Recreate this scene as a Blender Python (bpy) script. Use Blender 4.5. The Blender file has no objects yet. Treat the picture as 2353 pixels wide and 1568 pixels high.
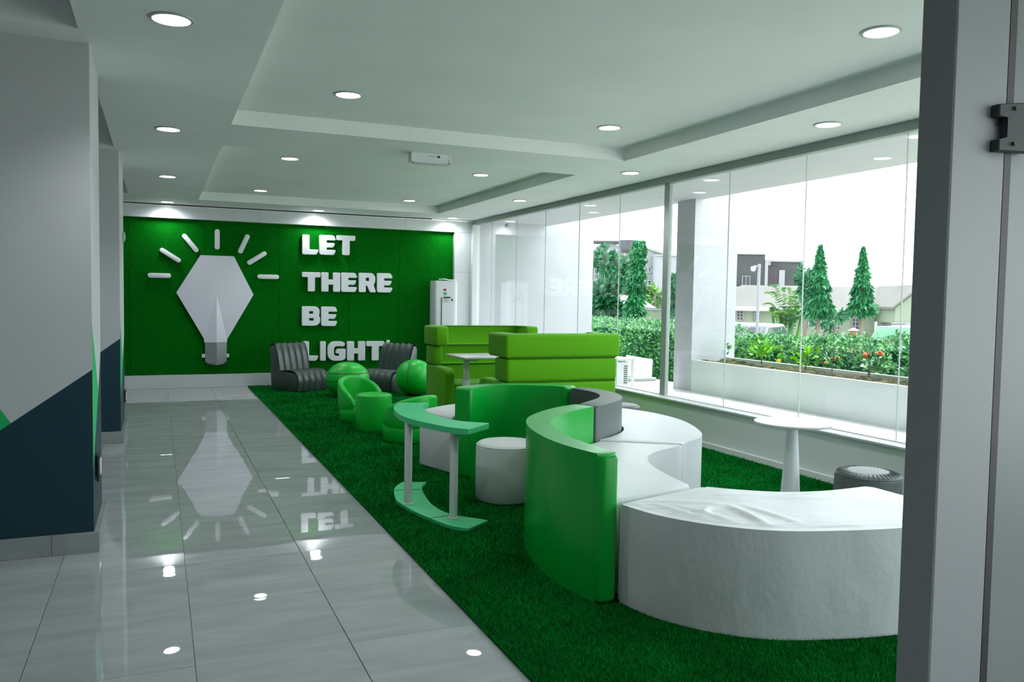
import bpy, bmesh, math, random
import numpy as np
from math import sin, cos, pi, radians, sqrt, atan2, hypot
from mathutils import Vector, Matrix

random.seed(7)
rng = np.random.default_rng(7)
SC = bpy.context.scene
COL = SC.collection

# ------------------------------------------------------------------ camera
YAW, PITCH, ROLL, FPX, EYE = radians(23.346), radians(2.939), radians(0.922), 1884.9, 1.45
_cy, _sy = cos(YAW), sin(YAW)
CF = Vector((_sy * cos(PITCH), _cy * cos(PITCH), -sin(PITCH)))
_r0 = Vector((_cy, -_sy, 0)); _u0 = _r0.cross(CF)
CR = _r0 * cos(ROLL) + _u0 * sin(ROLL); CU = -_r0 * sin(ROLL) + _u0 * cos(ROLL)
cam = bpy.data.cameras.new('camera'); cam_o = bpy.data.objects.new('camera', cam); COL.objects.link(cam_o)
cam.sensor_width = 36.0; cam.lens = FPX / 2353 * 36.0; cam.clip_start = 0.05; cam.clip_end = 400
m = Matrix.Identity(4)
for i in range(3):
    m[i][0] = CR[i]; m[i][1] = CU[i]; m[i][2] = -CF[i]
m[0][3], m[1][3], m[2][3] = 0, 0, EYE
cam_o.matrix_world = m
SC.camera = cam_o

# ------------------------------------------------------------------ sky, exposure
SKY_STRENGTH = 2.3
world = bpy.data.worlds.new('overcast_sky'); SC.world = world; world.use_nodes = True
bg = world.node_tree.nodes['Background']; bg.inputs[0].default_value = (0.86, 0.955, 1.0, 1); bg.inputs[1].default_value = SKY_STRENGTH
SC.view_settings.view_transform = 'Standard'; SC.view_settings.look = 'None'
SC.view_settings.exposure = 1.08; SC.view_settings.gamma = 1.0
SC.view_settings.use_curve_mapping = False
LAMP_W = 22.0
sun = bpy.data.lights.new('sun', 'SUN'); sun.energy = 2.0; sun.angle = radians(12); sun.color = (1, .97, .92)
sun_o = bpy.data.objects.new('sun', sun); COL.objects.link(sun_o)
sun_o.rotation_euler = Vector((-.40, -.10, -1.0)).to_track_quat('-Z', 'Y').to_euler()

# ------------------------------------------------------------------ helpers
def s2l(c):
    c = c / 255.0
    return c / 12.92 if c <= 0.04045 else ((c + 0.055) / 1.055) ** 2.4
def rgb(r, g, b): return (s2l(r), s2l(g), s2l(b), 1)

def mat(name, col, rough=0.5, spec=0.5, metal=0.0, noise=None, bump=None, coat=0.0, emit=None, sheen=0.0, coat_rough=.05):
    """noise=(scale, col2, detail) mixes a second colour in; bump=(scale, strength, distance)"""
    M = bpy.data.materials.new(name); M.use_nodes = True
    nt = M.node_tree; b = nt.nodes['Principled BSDF']
    b.inputs['Base Color'].default_value = col; b.inputs['Roughness'].default_value = rough
    b.inputs['Specular IOR Level'].default_value = spec; b.inputs['Metallic'].default_value = metal
    b.inputs['Coat Weight'].default_value = coat; b.inputs['Coat Roughness'].default_value = coat_rough
    if sheen:
        b.inputs['Sheen Weight'].default_value = sheen; b.inputs['Sheen Roughness'].default_value = .4
    if emit:
        b.inputs['Emission Color'].default_value = emit[0]; b.inputs['Emission Strength'].default_value = emit[1]
    tc = None
    if noise or bump:
        tc = nt.nodes.new('ShaderNodeTexCoord')
    if noise:
        n = nt.nodes.new('ShaderNodeTexNoise'); n.inputs['Scale'].default_value = noise[0]
        n.inputs['Detail'].default_value = noise[2] if len(noise) > 2 else 3
        nt.links.new(tc.outputs['Object'], n.inputs['Vector'])
        rp = nt.nodes.new('ShaderNodeValToRGB'); rp.color_ramp.elements[0].position = .35; rp.color_ramp.elements[1].position = .65
        rp.color_ramp.elements[0].color = col; rp.color_ramp.elements[1].color = noise[1]
        nt.links.new(n.outputs['Fac'], rp.inputs['Fac']); nt.links.new(rp.outputs['Color'], b.inputs['Base Color'])
    if bump:
        n2 = nt.nodes.new('ShaderNodeTexNoise'); n2.inputs['Scale'].default_value = bump[0]; n2.inputs['Detail'].default_value = 4
        nt.links.new(tc.outputs['Object'], n2.inputs['Vector'])
        bp = nt.nodes.new('ShaderNodeBump'); bp.inputs['Strength'].default_value = bump[1]; bp.inputs['Distance'].default_value = bump[2]
        nt.links.new(n2.outputs['Fac'], bp.inputs['Height']); nt.links.new(bp.outputs['Normal'], b.inputs['Normal'])
        if len(bump) > 3:
            mp = nt.nodes.new('ShaderNodeMapping'); mp.inputs['Scale'].default_value = bump[3]
            nt.links.new(tc.outputs['Object'], mp.inputs['Vector']); nt.links.new(mp.outputs['Vector'], n2.inputs['Vector'])
    return M

def glass_mat(name, tint=(1, 1, 1, 1), refl=1.0):
    M = bpy.data.materials.new(name); M.use_nodes = True; nt = M.node_tree
    nt.nodes.remove(nt.nodes['Principled BSDF']); out = nt.nodes['Material Output']
    tr = nt.nodes.new('ShaderNodeBsdfTransparent'); tr.inputs[0].default_value = tint
    gl = nt.nodes.new('ShaderNodeBsdfGlossy'); gl.inputs['Roughness'].default_value = 0.01; gl.inputs['Color'].default_value = (1, 1, 1, 1)
    lw = nt.nodes.new('ShaderNodeLayerWeight'); lw.inputs[0].default_value = .5
    pw = nt.nodes.new('ShaderNodeMath'); pw.operation = 'POWER'; pw.inputs[1].default_value = 5.0
    mu = nt.nodes.new('ShaderNodeMath'); mu.operation = 'MULTIPLY_ADD'; mu.inputs[1].default_value = .9 * refl; mu.inputs[2].default_value = .035 * refl
    nt.links.new(lw.outputs['Facing'], pw.inputs[0])
    mx = nt.nodes.new('ShaderNodeMixShader')
    nt.links.new(pw.outputs[0], mu.inputs[0]); nt.links.new(mu.outputs[0], mx.inputs[0])
    nt.links.new(tr.outputs[0], mx.inputs[1]); nt.links.new(gl.outputs[0], mx.inputs[2]); nt.links.new(mx.outputs[0], out.inputs[0])
    return M

def prop(o, label=None, cat=None, group=None, kind=None):
    if label: o['label'] = label
    if cat: o['category'] = cat
    if group: o['group'] = group
    if kind: o['kind'] = kind
    return o

def link_mesh(name, me, mt, parent=None, smooth=None):
    o = bpy.data.objects.new(name, me); COL.objects.link(o)
    for x in (mt if isinstance(mt, (list, tuple)) else [mt]): me.materials.append(x)
    if parent: o.parent = parent
    if smooth is not None:
        me.polygons.foreach_set('use_smooth', [True] * len(me.polygons))
        if smooth < 180: me.set_sharp_from_angle(angle=radians(smooth))
    return o

def obj(name, bm, mt, parent=None, smooth=None):
    bmesh.ops.recalc_face_normals(bm, faces=bm.faces[:])
    me = bpy.data.meshes.new(name); bm.to_mesh(me); bm.free()
    return link_mesh(name, me, mt, parent, smooth)

def empty(name, loc=(0, 0, 0), rz=0.0):
    o = bpy.data.objects.new(name, None); COL.objects.link(o); o.location = loc; o.rotation_euler = (0, 0, rz)
    o.empty_display_size = .1
    return o

def thing(name, label, cat, loc=(0, 0, 0), rz=0.0, group=None):
    return prop(empty(name, loc, rz), label, cat, group)

def copy_tree(o, parent=None):
    c = o.copy(); COL.objects.link(c); c.parent = parent
    for ch in o.children: copy_tree(ch, c)
    return c

def box(bm, x0, x1, y0, y1, z0, z1, bevel=0.0, seg=2, mi=0):
    vs = [bm.verts.new((x, y, z)) for z in (z0, z1) for x, y in ((x0, y0), (x1, y0), (x1, y1), (x0, y1))]
    fs = [bm.faces.new([vs[i] for i in f]) for f in ((3, 2, 1, 0), (4, 5, 6, 7), (0, 1, 5, 4), (1, 2, 6, 5), (2, 3, 7, 6), (3, 0, 4, 7))]
    for f in fs: f.material_index = mi
    if bevel:
        es = list({e for f in fs for e in f.edges})
        bmesh.ops.bevel(bm, geom=es, offset=bevel, segments=seg, profile=.5, affect='EDGES', clamp_overlap=True)
    return bm

def B(*a, **k):
    return box(bmesh.new(), *a, **k)

def prism(bm, pts, z0, z1, bevel=0.0, seg=3, ang=30, only=None):
    """closed outline pts in the XY plane, raised from z0 to z1; bevel rounds the rims and the sharp upright corners"""
    n = len(pts)
    lo = [bm.verts.new((p[0], p[1], z0)) for p in pts]; hi = [bm.verts.new((p[0], p[1], z1)) for p in pts]
    fl = bm.faces.new(lo[::-1]); fh = bm.faces.new(hi)
    sides = [bm.faces.new((lo[i], lo[(i + 1) % n], hi[(i + 1) % n], hi[i])) for i in range(n)]
    if bevel:
        es = set(fh.edges)
        if only != 'top': es |= set(fl.edges)
        for i in range(n):
            a = Vector(pts[i - 1][:2]); b = Vector(pts[i][:2]); c = Vector(pts[(i + 1) % n][:2])
            if (b - a).length > 1e-6 and (c - b).length > 1e-6 and (b - a).angle(c - b) > radians(ang):
                e = bm.edges.get((lo[i], hi[i]))
                if e: es.add(e)
        bmesh.ops.bevel(bm, geom=list(es), offset=bevel, segments=seg, profile=.5, affect='EDGES', clamp_overlap=True)
    return bm

def lathe(bm, prof, n=32, c=(0, 0), a0=0.0, a1=2 * pi, cap=True):
    """prof: (r, z) from bottom to top"""
    full = abs(a1 - a0 - 2 * pi) < 1e-6
    cols = n if full else n + 1
    grid = []
    for i in range(cols):
        a = a0 + (a1 - a0) * i / n
        grid.append([bm.verts.new((c[0] + r * cos(a), c[1] + r * sin(a), z)) for r, z in prof])
    for i in range(n):
        A = grid[i]; Bc = grid[(i + 1) % cols]
        for j in range(len(prof) - 1): bm.faces.new((A[j], Bc[j], Bc[j + 1], A[j + 1]))
    if cap and full:
        bm.faces.new([g[0] for g in grid][::-1]); bm.faces.new([g[-1] for g in grid])
    return bm

def tube(bm, pts, r, n=8, closed=False, taper=None):
    pts = [Vector(p) for p in pts]; rings = []
    N = len(pts)
    for i, p in enumerate(pts):
        if closed: t = pts[(i + 1) % N] - pts[i - 1]
        else: t = pts[min(i + 1, N - 1)] - pts[max(i - 1, 0)]
        t.normalize()
        ref = Vector((0, 0, 1)) if abs(t.z) < .95 else Vector((1, 0, 0))
        a = t.cross(ref).normalized(); b = t.cross(a)
        rr = r if taper is None else r + (taper - r) * i / (N - 1)
        rings.append([bm.verts.new(p + a * rr * cos(2 * pi * k / n) + b * rr * sin(2 * pi * k / n)) for k in range(n)])
    for i in range(N if closed else N - 1):
        A, Bq = rings[i], rings[(i + 1) % N]
        for k in range(n): bm.faces.new((A[k], A[(k + 1) % n], Bq[(k + 1) % n], Bq[k]))
    if not closed:
        bm.faces.new(rings[0][::-1]); bm.faces.new(rings[-1])
    return bm

def spline(P, n=8):
    """Catmull-Rom through P (2-D or 3-D), n steps per span"""
    P = [Vector((*p, 0)) if len(p) == 2 else Vector(p) for p in P]
    Q = [P[0] * 2 - P[1]] + P + [P[-1] * 2 - P[-2]]; out = []
    for i in range(1, len(Q) - 2):
        for k in range(n):
            t = k / n; a, b, c, d = Q[i - 1:i + 3]
            out.append(0.5 * ((2 * b) + (c - a) * t + (2 * a - 5 * b + 4 * c - d) * t * t + (3 * b - a - 3 * c + d) * t ** 3))
    out.append(P[-1])
    return out

def at(px, py, d):
    """a point of the world that lies d metres ahead, from the photograph's survey"""
    return Vector((0, 0, EYE)) + (CF + CR * ((px - 1176.5) / FPX) - CU * ((py - 784) / FPX)) * d

# ------------------------------------------------------------------ materials
M = {}
M['wall'] = mat('white_paint', rgb(224, 227, 228), .55, bump=(60, .03, .01))
M['ceil'] = mat('ceiling_paint', rgb(234, 238, 237), .7, noise=(1.4, rgb(228, 233, 231), 4))
M['panel'] = mat('white_glossy_panel', rgb(214, 218, 220), .12, .5, noise=(.9, rgb(205, 210, 213), 6))
M['column'] = mat('column_paint', rgb(184, 188, 190), .55, bump=(60, .03, .01))
M['teal'] = mat('teal_paint', rgb(0, 48, 62), .5)
M['mint'] = mat('mint_paint', rgb(18, 172, 96), .5)
M['skirt'] = mat('grey_skirting_tile', rgb(150, 156, 156), .12, .6, noise=(5, rgb(138, 144, 144), 5))
M['turf_wall'] = mat('turf_wall', rgb(0, 86, 6), .85, .05, noise=(90, rgb(0, 116, 20), 3), bump=(160, .9, .01))
M['rug'] = mat('turf_backing', rgb(0, 58, 14), .95, .1, noise=(120, rgb(0, 84, 26), 3))
M['pile'] = mat('turf_blades', rgb(0, 110, 32), .7, .06, noise=(2.2, rgb(0, 142, 50), 5))
M['leather'] = mat('green_leather', rgb(0, 158, 50), .28, .38, bump=(9, .1, .02))
M['white_leather'] = mat('white_leather', rgb(208, 212, 214), .42, .4, noise=(1.6, rgb(201, 206, 208), 5), bump=(6, .16, .02))
M['crease_leather'] = mat('white_creased_leather', rgb(208, 212, 214), .4, .4, noise=(2.2, rgb(201, 206, 208), 5), bump=(3.2, .35, .05, (1.0, 2.6, 1.0)))
M['charcoal'] = mat('charcoal_leather', rgb(82, 91, 90), .46, .5, bump=(30, .2, .012))
M['channel'] = mat('black_green_leather', rgb(66, 80, 76), .34, .5, bump=(26, .2, .008))
M['lime'] = mat('lime_fabric', rgb(84, 158, 6), .8, .2, bump=(5, .14, .02), sheen=.15)
M['lime_seam'] = mat('lime_seam', rgb(50, 104, 4), .9, .1)
M['pouf'] = mat('bright_green_leather', rgb(0, 186, 50), .38, .5, bump=(8, .1, .02))
M['pouf_dark'] = mat('dark_green_seam', rgb(0, 84, 20), .6)
M['desk'] = mat('mint_lacquer', rgb(62, 192, 126), .38, .5, noise=(5, rgb(66, 195, 130), 2))
M['desk_edge'] = mat('green_edge_band', rgb(10, 120, 62), .4)
M['white_metal'] = mat('white_metal', rgb(214, 217, 220), .35, .5)
M['white_top'] = mat('white_laminate', rgb(200, 202, 204), .3, .5)
M['alu'] = mat('grey_aluminium', rgb(150, 157, 157), .4, .5, metal=.3)
M['frame'] = mat('white_window_frame', rgb(218, 222, 222), .4)
M['sill'] = mat('sill_paint', rgb(178, 182, 184), .5)
M['mullion'] = mat('grey_mullion', rgb(150, 160, 156), .4)
M['header'] = mat('grey_green_header', rgb(150, 162, 158), .5)
M['dark'] = mat('painted_gap_shade', rgb(12, 22, 20), .8)
M['lettering'] = mat('white_acrylic', rgb(226, 228, 234), .35, .5)
M['bulb'] = mat('white_gloss_board', rgb(214, 215, 226), .22, .5)
M['bulb_base'] = mat('silver_board', rgb(150, 156, 160), .3, .5, metal=.2)
M['glass'] = glass_mat('window_glass', (.975, .985, .98, 1), 1.0)
M['joint'] = mat('silicone_joint', rgb(208, 215, 212), .5)
M['lens'] = mat('lit_lens', (1, 1, 1, 1), .5, emit=((1, 1, 1, 1), 6.0))
M['trim'] = mat('lamp_ring', rgb(170, 175, 176), .35, .5)
M['post'] = mat('grey_post', rgb(132, 136, 139), .45)
M['door'] = mat('frosted_door', rgb(112, 118, 120), .35)
M['black'] = mat('black_rubber', rgb(22, 24, 25), .5)
M['plastic'] = mat('white_plastic', rgb(214, 217, 219), .35)
M['grey_plastic'] = mat('grey_plastic', rgb(150, 158, 158), .4)
M['red'] = mat('red_sticker', rgb(180, 40, 50), .5)
M['sticker'] = mat('green_sticker', rgb(70, 170, 120), .5)
M['bracket'] = mat('dark_steel', rgb(50, 58, 57), .5, .3)

M['wall_grey'] = mat('mid_grey_paint', rgb(138, 142, 144), .6)

# ------------------------------------------------------------------ room shell
XW, YF, ZC = 5.05, 13.5, 2.80          # window plane, far wall, soffit height
# floor: backing slab + one object for each polished tile left of the turf
floor = prop(obj('floor', B(-3.4, 5.06, -3.2, 13.8, -.3, -.012), M['skirt']), kind='structure')
def tile_material():
    Mt = bpy.data.materials.new('polished_grey_tile'); Mt.use_nodes = True; nt = Mt.node_tree; b = nt.nodes['Principled BSDF']
    oi = nt.nodes.new('ShaderNodeObjectInfo'); geo = nt.nodes.new('ShaderNodeNewGeometry')
    mp = nt.nodes.new('ShaderNodeMapping'); mp.inputs['Scale'].default_value = (.8, 3.2, 1)
    ad = nt.nodes.new('ShaderNodeVectorMath'); ad.operation = 'ADD'
    sc = nt.nodes.new('ShaderNodeVectorMath'); sc.operation = 'SCALE'; sc.inputs[0].default_value = (13, 7, 3)
    nt.links.new(oi.outputs['Random'], sc.inputs['Scale'])
    nt.links.new(geo.outputs['Position'], ad.inputs[0]); nt.links.new(sc.outputs[0], ad.inputs[1])
    nt.links.new(ad.outputs[0], mp.inputs['Vector'])
    n = nt.nodes.new('ShaderNodeTexNoise'); n.inputs['Scale'].default_value = 2.2; n.inputs['Detail'].default_value = 7; n.inputs['Roughness'].default_value = .62; n.inputs['Distortion'].default_value = .6
    nt.links.new(mp.outputs[0], n.inputs['Vector'])
    rp = nt.nodes.new('ShaderNodeValToRGB'); e = rp.color_ramp.elements
    e[0].position = .3; e[0].color = rgb(152, 158, 160); e[1].position = .72; e[1].color = rgb(174, 179, 181)
    nt.links.new(n.outputs['Fac'], rp.inputs['Fac']); nt.links.new(rp.outputs[0], b.inputs['Base Color'])
    b.inputs['Roughness'].default_value = .015; b.inputs['IOR'].default_value = 1.85
    w = nt.nodes.new('ShaderNodeTexNoise'); w.inputs['Scale'].default_value = 3.0; w.inputs['Detail'].default_value = 1
    nt.links.new(ad.outputs[0], w.inputs['Vector'])
    bp = nt.nodes.new('ShaderNodeBump'); bp.inputs['Strength'].default_value = .03; bp.inputs['Distance'].default_value = .02
    nt.links.new(w.outputs['Fac'], bp.inputs['Height']); nt.links.new(bp.outputs[0], b.inputs['Normal'])
    return Mt
M['tile'] = tile_material()
TX, TY = 0.608, 0.655
tile_me = None
for i in range(-5, 2):
    for j in range(-10, 16):
        x0 = .125 + TX * i; y0 = 3.353 + TY * j
        if y0 > 13.4 or y0 < -3.0: continue
        if tile_me is None:
            bm = B(-TX / 2 + .0012, TX / 2 - .0012, -TY / 2 + .0012, TY / 2 - .0012, -.012, 0, .0012, 1)
            t = obj('tile', bm, M['tile'], floor); tile_me = t.data
        else:
            t = bpy.data.objects.new('tile', tile_me); COL.objects.link(t); t.parent = floor
        t.location = (x0 + TX / 2, y0 + TY / 2, random.uniform(-.0004, .0002))
        t.rotation_euler = (random.gauss(0, .0011), random.gauss(0, .0011), 0)

# ceiling: soffit with two trays, beams at the columns, higher bays at the left
bm = bmesh.new()
T0, T1 = .54, 4.15
for b in ((-.37, T0, -3.2, 13.5), (T1, 5.155, -3.2, 13.5), (T0, T1, -3.2, 1.2), (T0, T1, 6.95, 7.95), (T0, T1, 12.68, 13.5),
          (-3.3, -.37, 4.83, 6.25), (-3.3, -.37, 8.52, 9.95), (-3.3, -.37, 12.4, 13.5)):
    box(bm, b[0], b[1], b[2], b[3], ZC, 3.3)
box(bm, T0, T1, 1.2, 6.95, 2.92, 3.3); box(bm, T0, T1, 7.95, 12.68, 2.92, 3.3)
for y0, y1 in ((-3.2, 4.83), (6.25, 8.52), (9.95, 12.4)): box(bm, -3.3, -.37, y0, y1, 3.12, 3.3)
prop(obj('ceiling', bm, M['ceil']), kind='structure')
# side and back walls out of view
prop(obj('wall_left', B(-3.4, -3.3, -3.2, 13.5, 0, 3.3), M['wall_grey']), kind='structure')
bm = B(-3.3, 3.0, -3.2, -3.1, 0, 3.3); box(bm, 3.0, 5.06, -3.2, -3.1, 0, .42); box(bm, 3.0, 5.06, -3.2, -3.1, 2.72, 3.3)  # unseen opening added at the right so light reaches the bench fronts
prop(obj('wall_back', bm, M['wall_grey']), kind='structure')
# far wall: glossy white panels framing the turf, dark shadow gap on top
wf = prop(obj('wall_far', B(-3.4, 5.3, 13.6, 13.8, 0, 3.3), M['panel']), kind='structure')
def far_panel(x0, x1, z0, z1, y0=13.5):
    return obj('panel', B(x0 + .0015, x1 - .0015, y0, 13.6, z0 + .0015, z1 - .0015, .001, 1), M['panel'], wf)
for a, b in ((-3.3, -.9), (-.9, 1.47), (1.47, 3.84), (3.84, 4.73), (4.73, 5.04)): far_panel(a, b, 2.585, 2.78)
far_panel(4.715, 5.04, 1.9, 2.585); far_panel(4.715, 5.04, 0.205, 1.9)
for a, b in ((-3.3, -.9), (-.9, 1.75), (1.75, 4.1), (4.1, 5.04)): far_panel(a, b, 0, .205)
far_panel(-3.3, -1.6, .205, 2.585)
obj('trim', B(-3.3, 4.3, 13.515, 13.6, 2.78, 2.7995), M['dark'], wf)  # strip coloured dark to stand in for the shade inside the gap
xs = [-1.6, -.4, .66, 1.78, 2.9, 3.75, 4.715]
for a, b in zip(xs, xs[1:]):
    obj('turf_panel', B(a + .001, b - .001, 13.57, 13.6, .207, 2.583, .003, 1), M['turf_wall'], wf)

# window wall at the right
wr = prop(obj('wall_right', B(4.97, 5.20, -3.2, 13.5, 0, .40), M['wall']), kind='structure')
obj('skirting', B(4.955, 4.97, -3.1, 13.5, 0, .065, .004, 1), M['wall'], wr)
win = prop(empty('window_1', (0, 0, 0)), kind='structure')
obj('sill', B(4.935, 5.22, -3.1, 13.5, .40, .422, .004, 1), M['sill'], win)
obj('header', B(5.05, 5.15, -3.1, 13.5, 2.725, 2.7995), M['header'], win)
obj('mullion', B(5.075, 5.125, 7.535, 7.632, .422, 2.725, .004, 1), M['mullion'], win)
obj('mullion', B(5.02, 5.15, 13.42, 13.5, .422, 2.725, .004, 1), M['frame'], win)
obj('mullion', B(5.05, 5.15, .30, .425, .422, 2.725, .004, 1), M['frame'], win)
obj('bottom_track', B(5.08, 5.12, -3.1, 13.4, .422, .430), M['frame'], win)
ys = [13.42] + [7.572 + 1.030 * k for k in range(5, -11, -1)] + [-3.1]
for a, b in zip(ys, ys[1:]):
    a2 = a - (.05 if abs(a - 7.572) < .01 else .002); b2 = b + (.075 if abs(b - 7.572) < .01 else .002)
    obj('pane', B(5.094, 5.104, b2, a2, .425, 2.725), M['glass'], win)
    if abs(b - 7.572) > .01 and b > -3 and abs(b - .362) > .2:
        obj('joint', B(5.093, 5.105, b - .002, b + .002, .425, 2.725), M['joint'], win)

win2 = prop(empty('window_2'), kind='structure')          # glazed partition carrying on right of the door
for a, b in ((2.47, 3.6), (3.61, 4.93)): obj('pane', B(a, b, 1.165, 1.177, .01, 2.78), M['glass'], win2)

# painted columns at the left
def column(y0, y1, paint_front, side):
    xl, xr = -1.75, -.338
    zt = 2.80
    bm = bmesh.new()
    def poly(pts, mi):
        f = bm.faces.new([bm.verts.new(p) for p in pts]); f.material_index = mi
    # front (-Y) face: white above a slanting teal field, a mint wedge further left
    zr, zl, xb, zb2 = paint_front
    sl = (zr - zb2) / (xr - xb)
    zL = zb2 - (xb - xl) * sl
    zLg = zb2 + (xb - xl) * 1.6
    xc = max(xl + .01, xb - (zb2 - .02) / sl)
    fy = y0
    poly([(xr, fy, .0), (xr, fy, zr), (xb, fy, zb2), (xc, fy, .02), (xc, fy, 0)], 1)
    xg = xb - (zt - zb2) / 1.6
    poly([(xb, fy, zb2), (xl, fy, min(zLg, zt)), (xl, fy, 0), (xc, fy, 0), (xc, fy, .02)], 2)
    poly([(xr, fy, zr), (xr, fy, zt), (xl, fy, zt), (xl, fy, min(zLg, zt)), (xb, fy, zb2)], 0)
    # side (+X) face
    zf, fr, ztip, zback, zgb = side
    yt = y0 + (y1 - y0) * fr
    poly([(xr, y0, zf), (xr, yt, ztip), (xr, y1, zback), (xr, y1, zt), (xr, y0, zt)], 0)
    poly([(xr, y0, zf), (xr, y0, zgb), (xr, yt, ztip)], 2)
    poly([(xr, y0, zgb), (xr, y0, 0), (xr, y1, 0), (xr, y1, zback), (xr, yt, ztip)], 1)
    poly([(xl, y1, 0), (xl, y1, zt), (xr, y1, zt), (xr, y1, 0)], 0)
    poly([(xl, y0, 0), (xl, y0, zt), (xl, y1, zt), (xl, y1, 0)], 0)
    o = prop(obj('column', bm, [M['column'], M['teal'], M['mint']]), kind='structure')
    for x0, x1 in ((xl, -1.16), (-1.16, -.545), (-.545, xr + .03)):
        obj('skirting_tile', B(x0 + .001, x1 - .001, y0 - .022, y0, 0, .112, .002, 1), M['skirt'], o)
    n = 2
    for k in range(n):
        ya, yb = y0 + (y1 - y0) * k / n, y0 + (y1 - y0) * (k + 1) / n
        obj('skirting_tile', B(xr, xr + .03, ya + .001, yb - .001, 0, .112, .002, 1), M['skirt'], o)
    return o
column(5.08, 5.80, (1.021, .7, -.73, .74), (1.286, .67, .844, 1.09, .45))
column(8.72, 9.70, (1.010, .7, -.73, .71), (1.21, .62, .75, 1.0, .41))

def socket(y0, y1, z0, z1, label, dark=False):
    t = thing('wall_socket', label, 'socket', (-.33, (y0 + y1) / 2, (z0 + z1) / 2))
    h, w = (z1 - z0) / 2, (y1 - y0) / 2
    obj('plate', B(0, .012, -w, w, -h, h, .003, 1), M['black'] if dark else M['grey_plastic'], t)
    obj('rocker', B(.012, .018, -w * .5, w * .5, -h * .6, h * .6, .002, 1), M['plastic'], t)
socket(5.23, 5.40, .36, .51, 'dark socket plate low on the teal side of the nearer column', True)
socket(9.42, 9.55, 1.98, 2.08, 'small grey switch plate high on the farther column')
socket(9.42, 9.58, .30, .43, 'dark socket plate low on the teal side of the farther column', True)

# glazed door frame beside the viewer
d1 = prop(empty('door_1'), kind='structure')
obj('frame', B(1.426, 1.578, 1.15, 1.232, 0, 2.8, .003, 1), M['post'], d1)
obj('gasket', B(1.580, 1.600, 1.152, 1.20, 0, 2.8), M['black'], d1)
obj('door_leaf', B(1.602, 2.45, 1.157, 1.185, .01, 2.78), M['door'], d1)
hb = bmesh.new()
prism(hb, [(1.531, 1.759), (1.64, 1.764), (1.64, 1.866), (1.529, 1.851), (1.529, 1.826), (1.556, 1.829), (1.556, 1.786), (1.531, 1.783)], 0, .02, .002, 1)
for v in hb.verts: v.co = Vector((v.co.x, 1.149 - v.co.z, v.co.y))
hg = obj('hinge', hb, M['bracket'], d1)
for z in (1.846, 1.776):
    sb = lathe(bmesh.new(), [(.0045, 0), (.0045, .003)], 12)
    for v in sb.verts: v.co = Vector((1.572 + v.co.x, 1.127 - v.co.z, z + v.co.y))
    obj('screw', sb, M['black'], hg)

# ------------------------------------------------------------------ ceiling lamps
def make_lamp(ringed=True):
    t = empty('downlight')
    obj('lens', lathe(bmesh.new(), [(.082, -.006), (.086, -.001), (.086, 0)], 28), M['lens'], t)
    obj('trim', lathe(bmesh.new(), [(.086, -.001), (.090, -.009), (.104, -.006), (.108, 0)], 28, cap=False), M['trim'], t, 40)
    return t
lamp0 = None
def lamp(x, y, z, label, group, power=1.0, spot=True):
    global lamp0
    if lamp0 is None: o = lamp0 = make_lamp()
    else: o = copy_tree(lamp0)
    o.location = (x, y, z); prop(o, label, 'ceiling light', group)
    L = bpy.data.lights.new('downlight_beam', 'SPOT'); L.energy = LAMP_W * power; L.spot_size = radians(130); L.spot_blend = .7
    L.shadow_soft_size = .08; L.color = (.95, .97, 1.0)
    if power == .7: L.spot_size = radians(168); L.spot_blend = .9; y += .13
    lo = bpy.data.objects.new('downlight_beam', L); COL.objects.link(lo); lo.location = (x, y, z - .03)
G1, G2, G3 = 'recessed lights over the walkway', 'recessed lights inside the ceiling trays', 'recessed lights along the window soffit'
for (x, y), lb in zip(((.067, 4.446), (.084, 7.381), (.106, 10.343), (.13, 13.2)),
        ('large round recessed light over the walkway by the nearer column', 'round recessed light over the walkway between the two columns',
         'round recessed light over the walkway past the farther column', 'recessed light washing the white fascia above the light bulb emblem')):
    lamp(x, y, ZC, lb, G1, 0.7 if y > 13 else 1.0)
for (x, y), lb in zip(((1.28, 6.05), (3.53, 6.16), (3.58, 3.35), (1.305, 9.12), (1.33, 12.1), (3.53, 9.19), (3.51, 12.15)),
        ('recessed light in the near tray at its far left corner', 'recessed light in the near tray toward its far right corner',
         'recessed light in the near tray beside the door post', 'recessed light in the far tray left of the emergency light',
         'recessed light in the far tray at its back left corner', 'recessed light in the far tray right of the emergency light',
         'recessed light in the far tray at its back right corner')):
    lamp(x, y, 2.92, lb, G2)
for (x, y), lb in zip(((4.63, 4.80), (4.58, 7.53), (4.55, 10.35), (4.57, 13.2)),
        ('recessed light in the window soffit nearest the door post', 'recessed light in the window soffit above the window mullion',
         'recessed light in the window soffit above the booth sofas', 'recessed light washing the white panels in the far window corner')):
    lamp(x, y, ZC, lb, G3, 0.7 if y > 13 else 1.0)
lamp(2.33, 13.2, ZC, 'recessed light washing the white fascia above the slogan', 'recessed lights along the slogan wall', .7)
for (x, y, z) in ((1.28, 3.2, 2.92),):
    lamp(x, y, z, 'recessed light in the near tray, just above the view', 'recessed lights toward the entrance')

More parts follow.
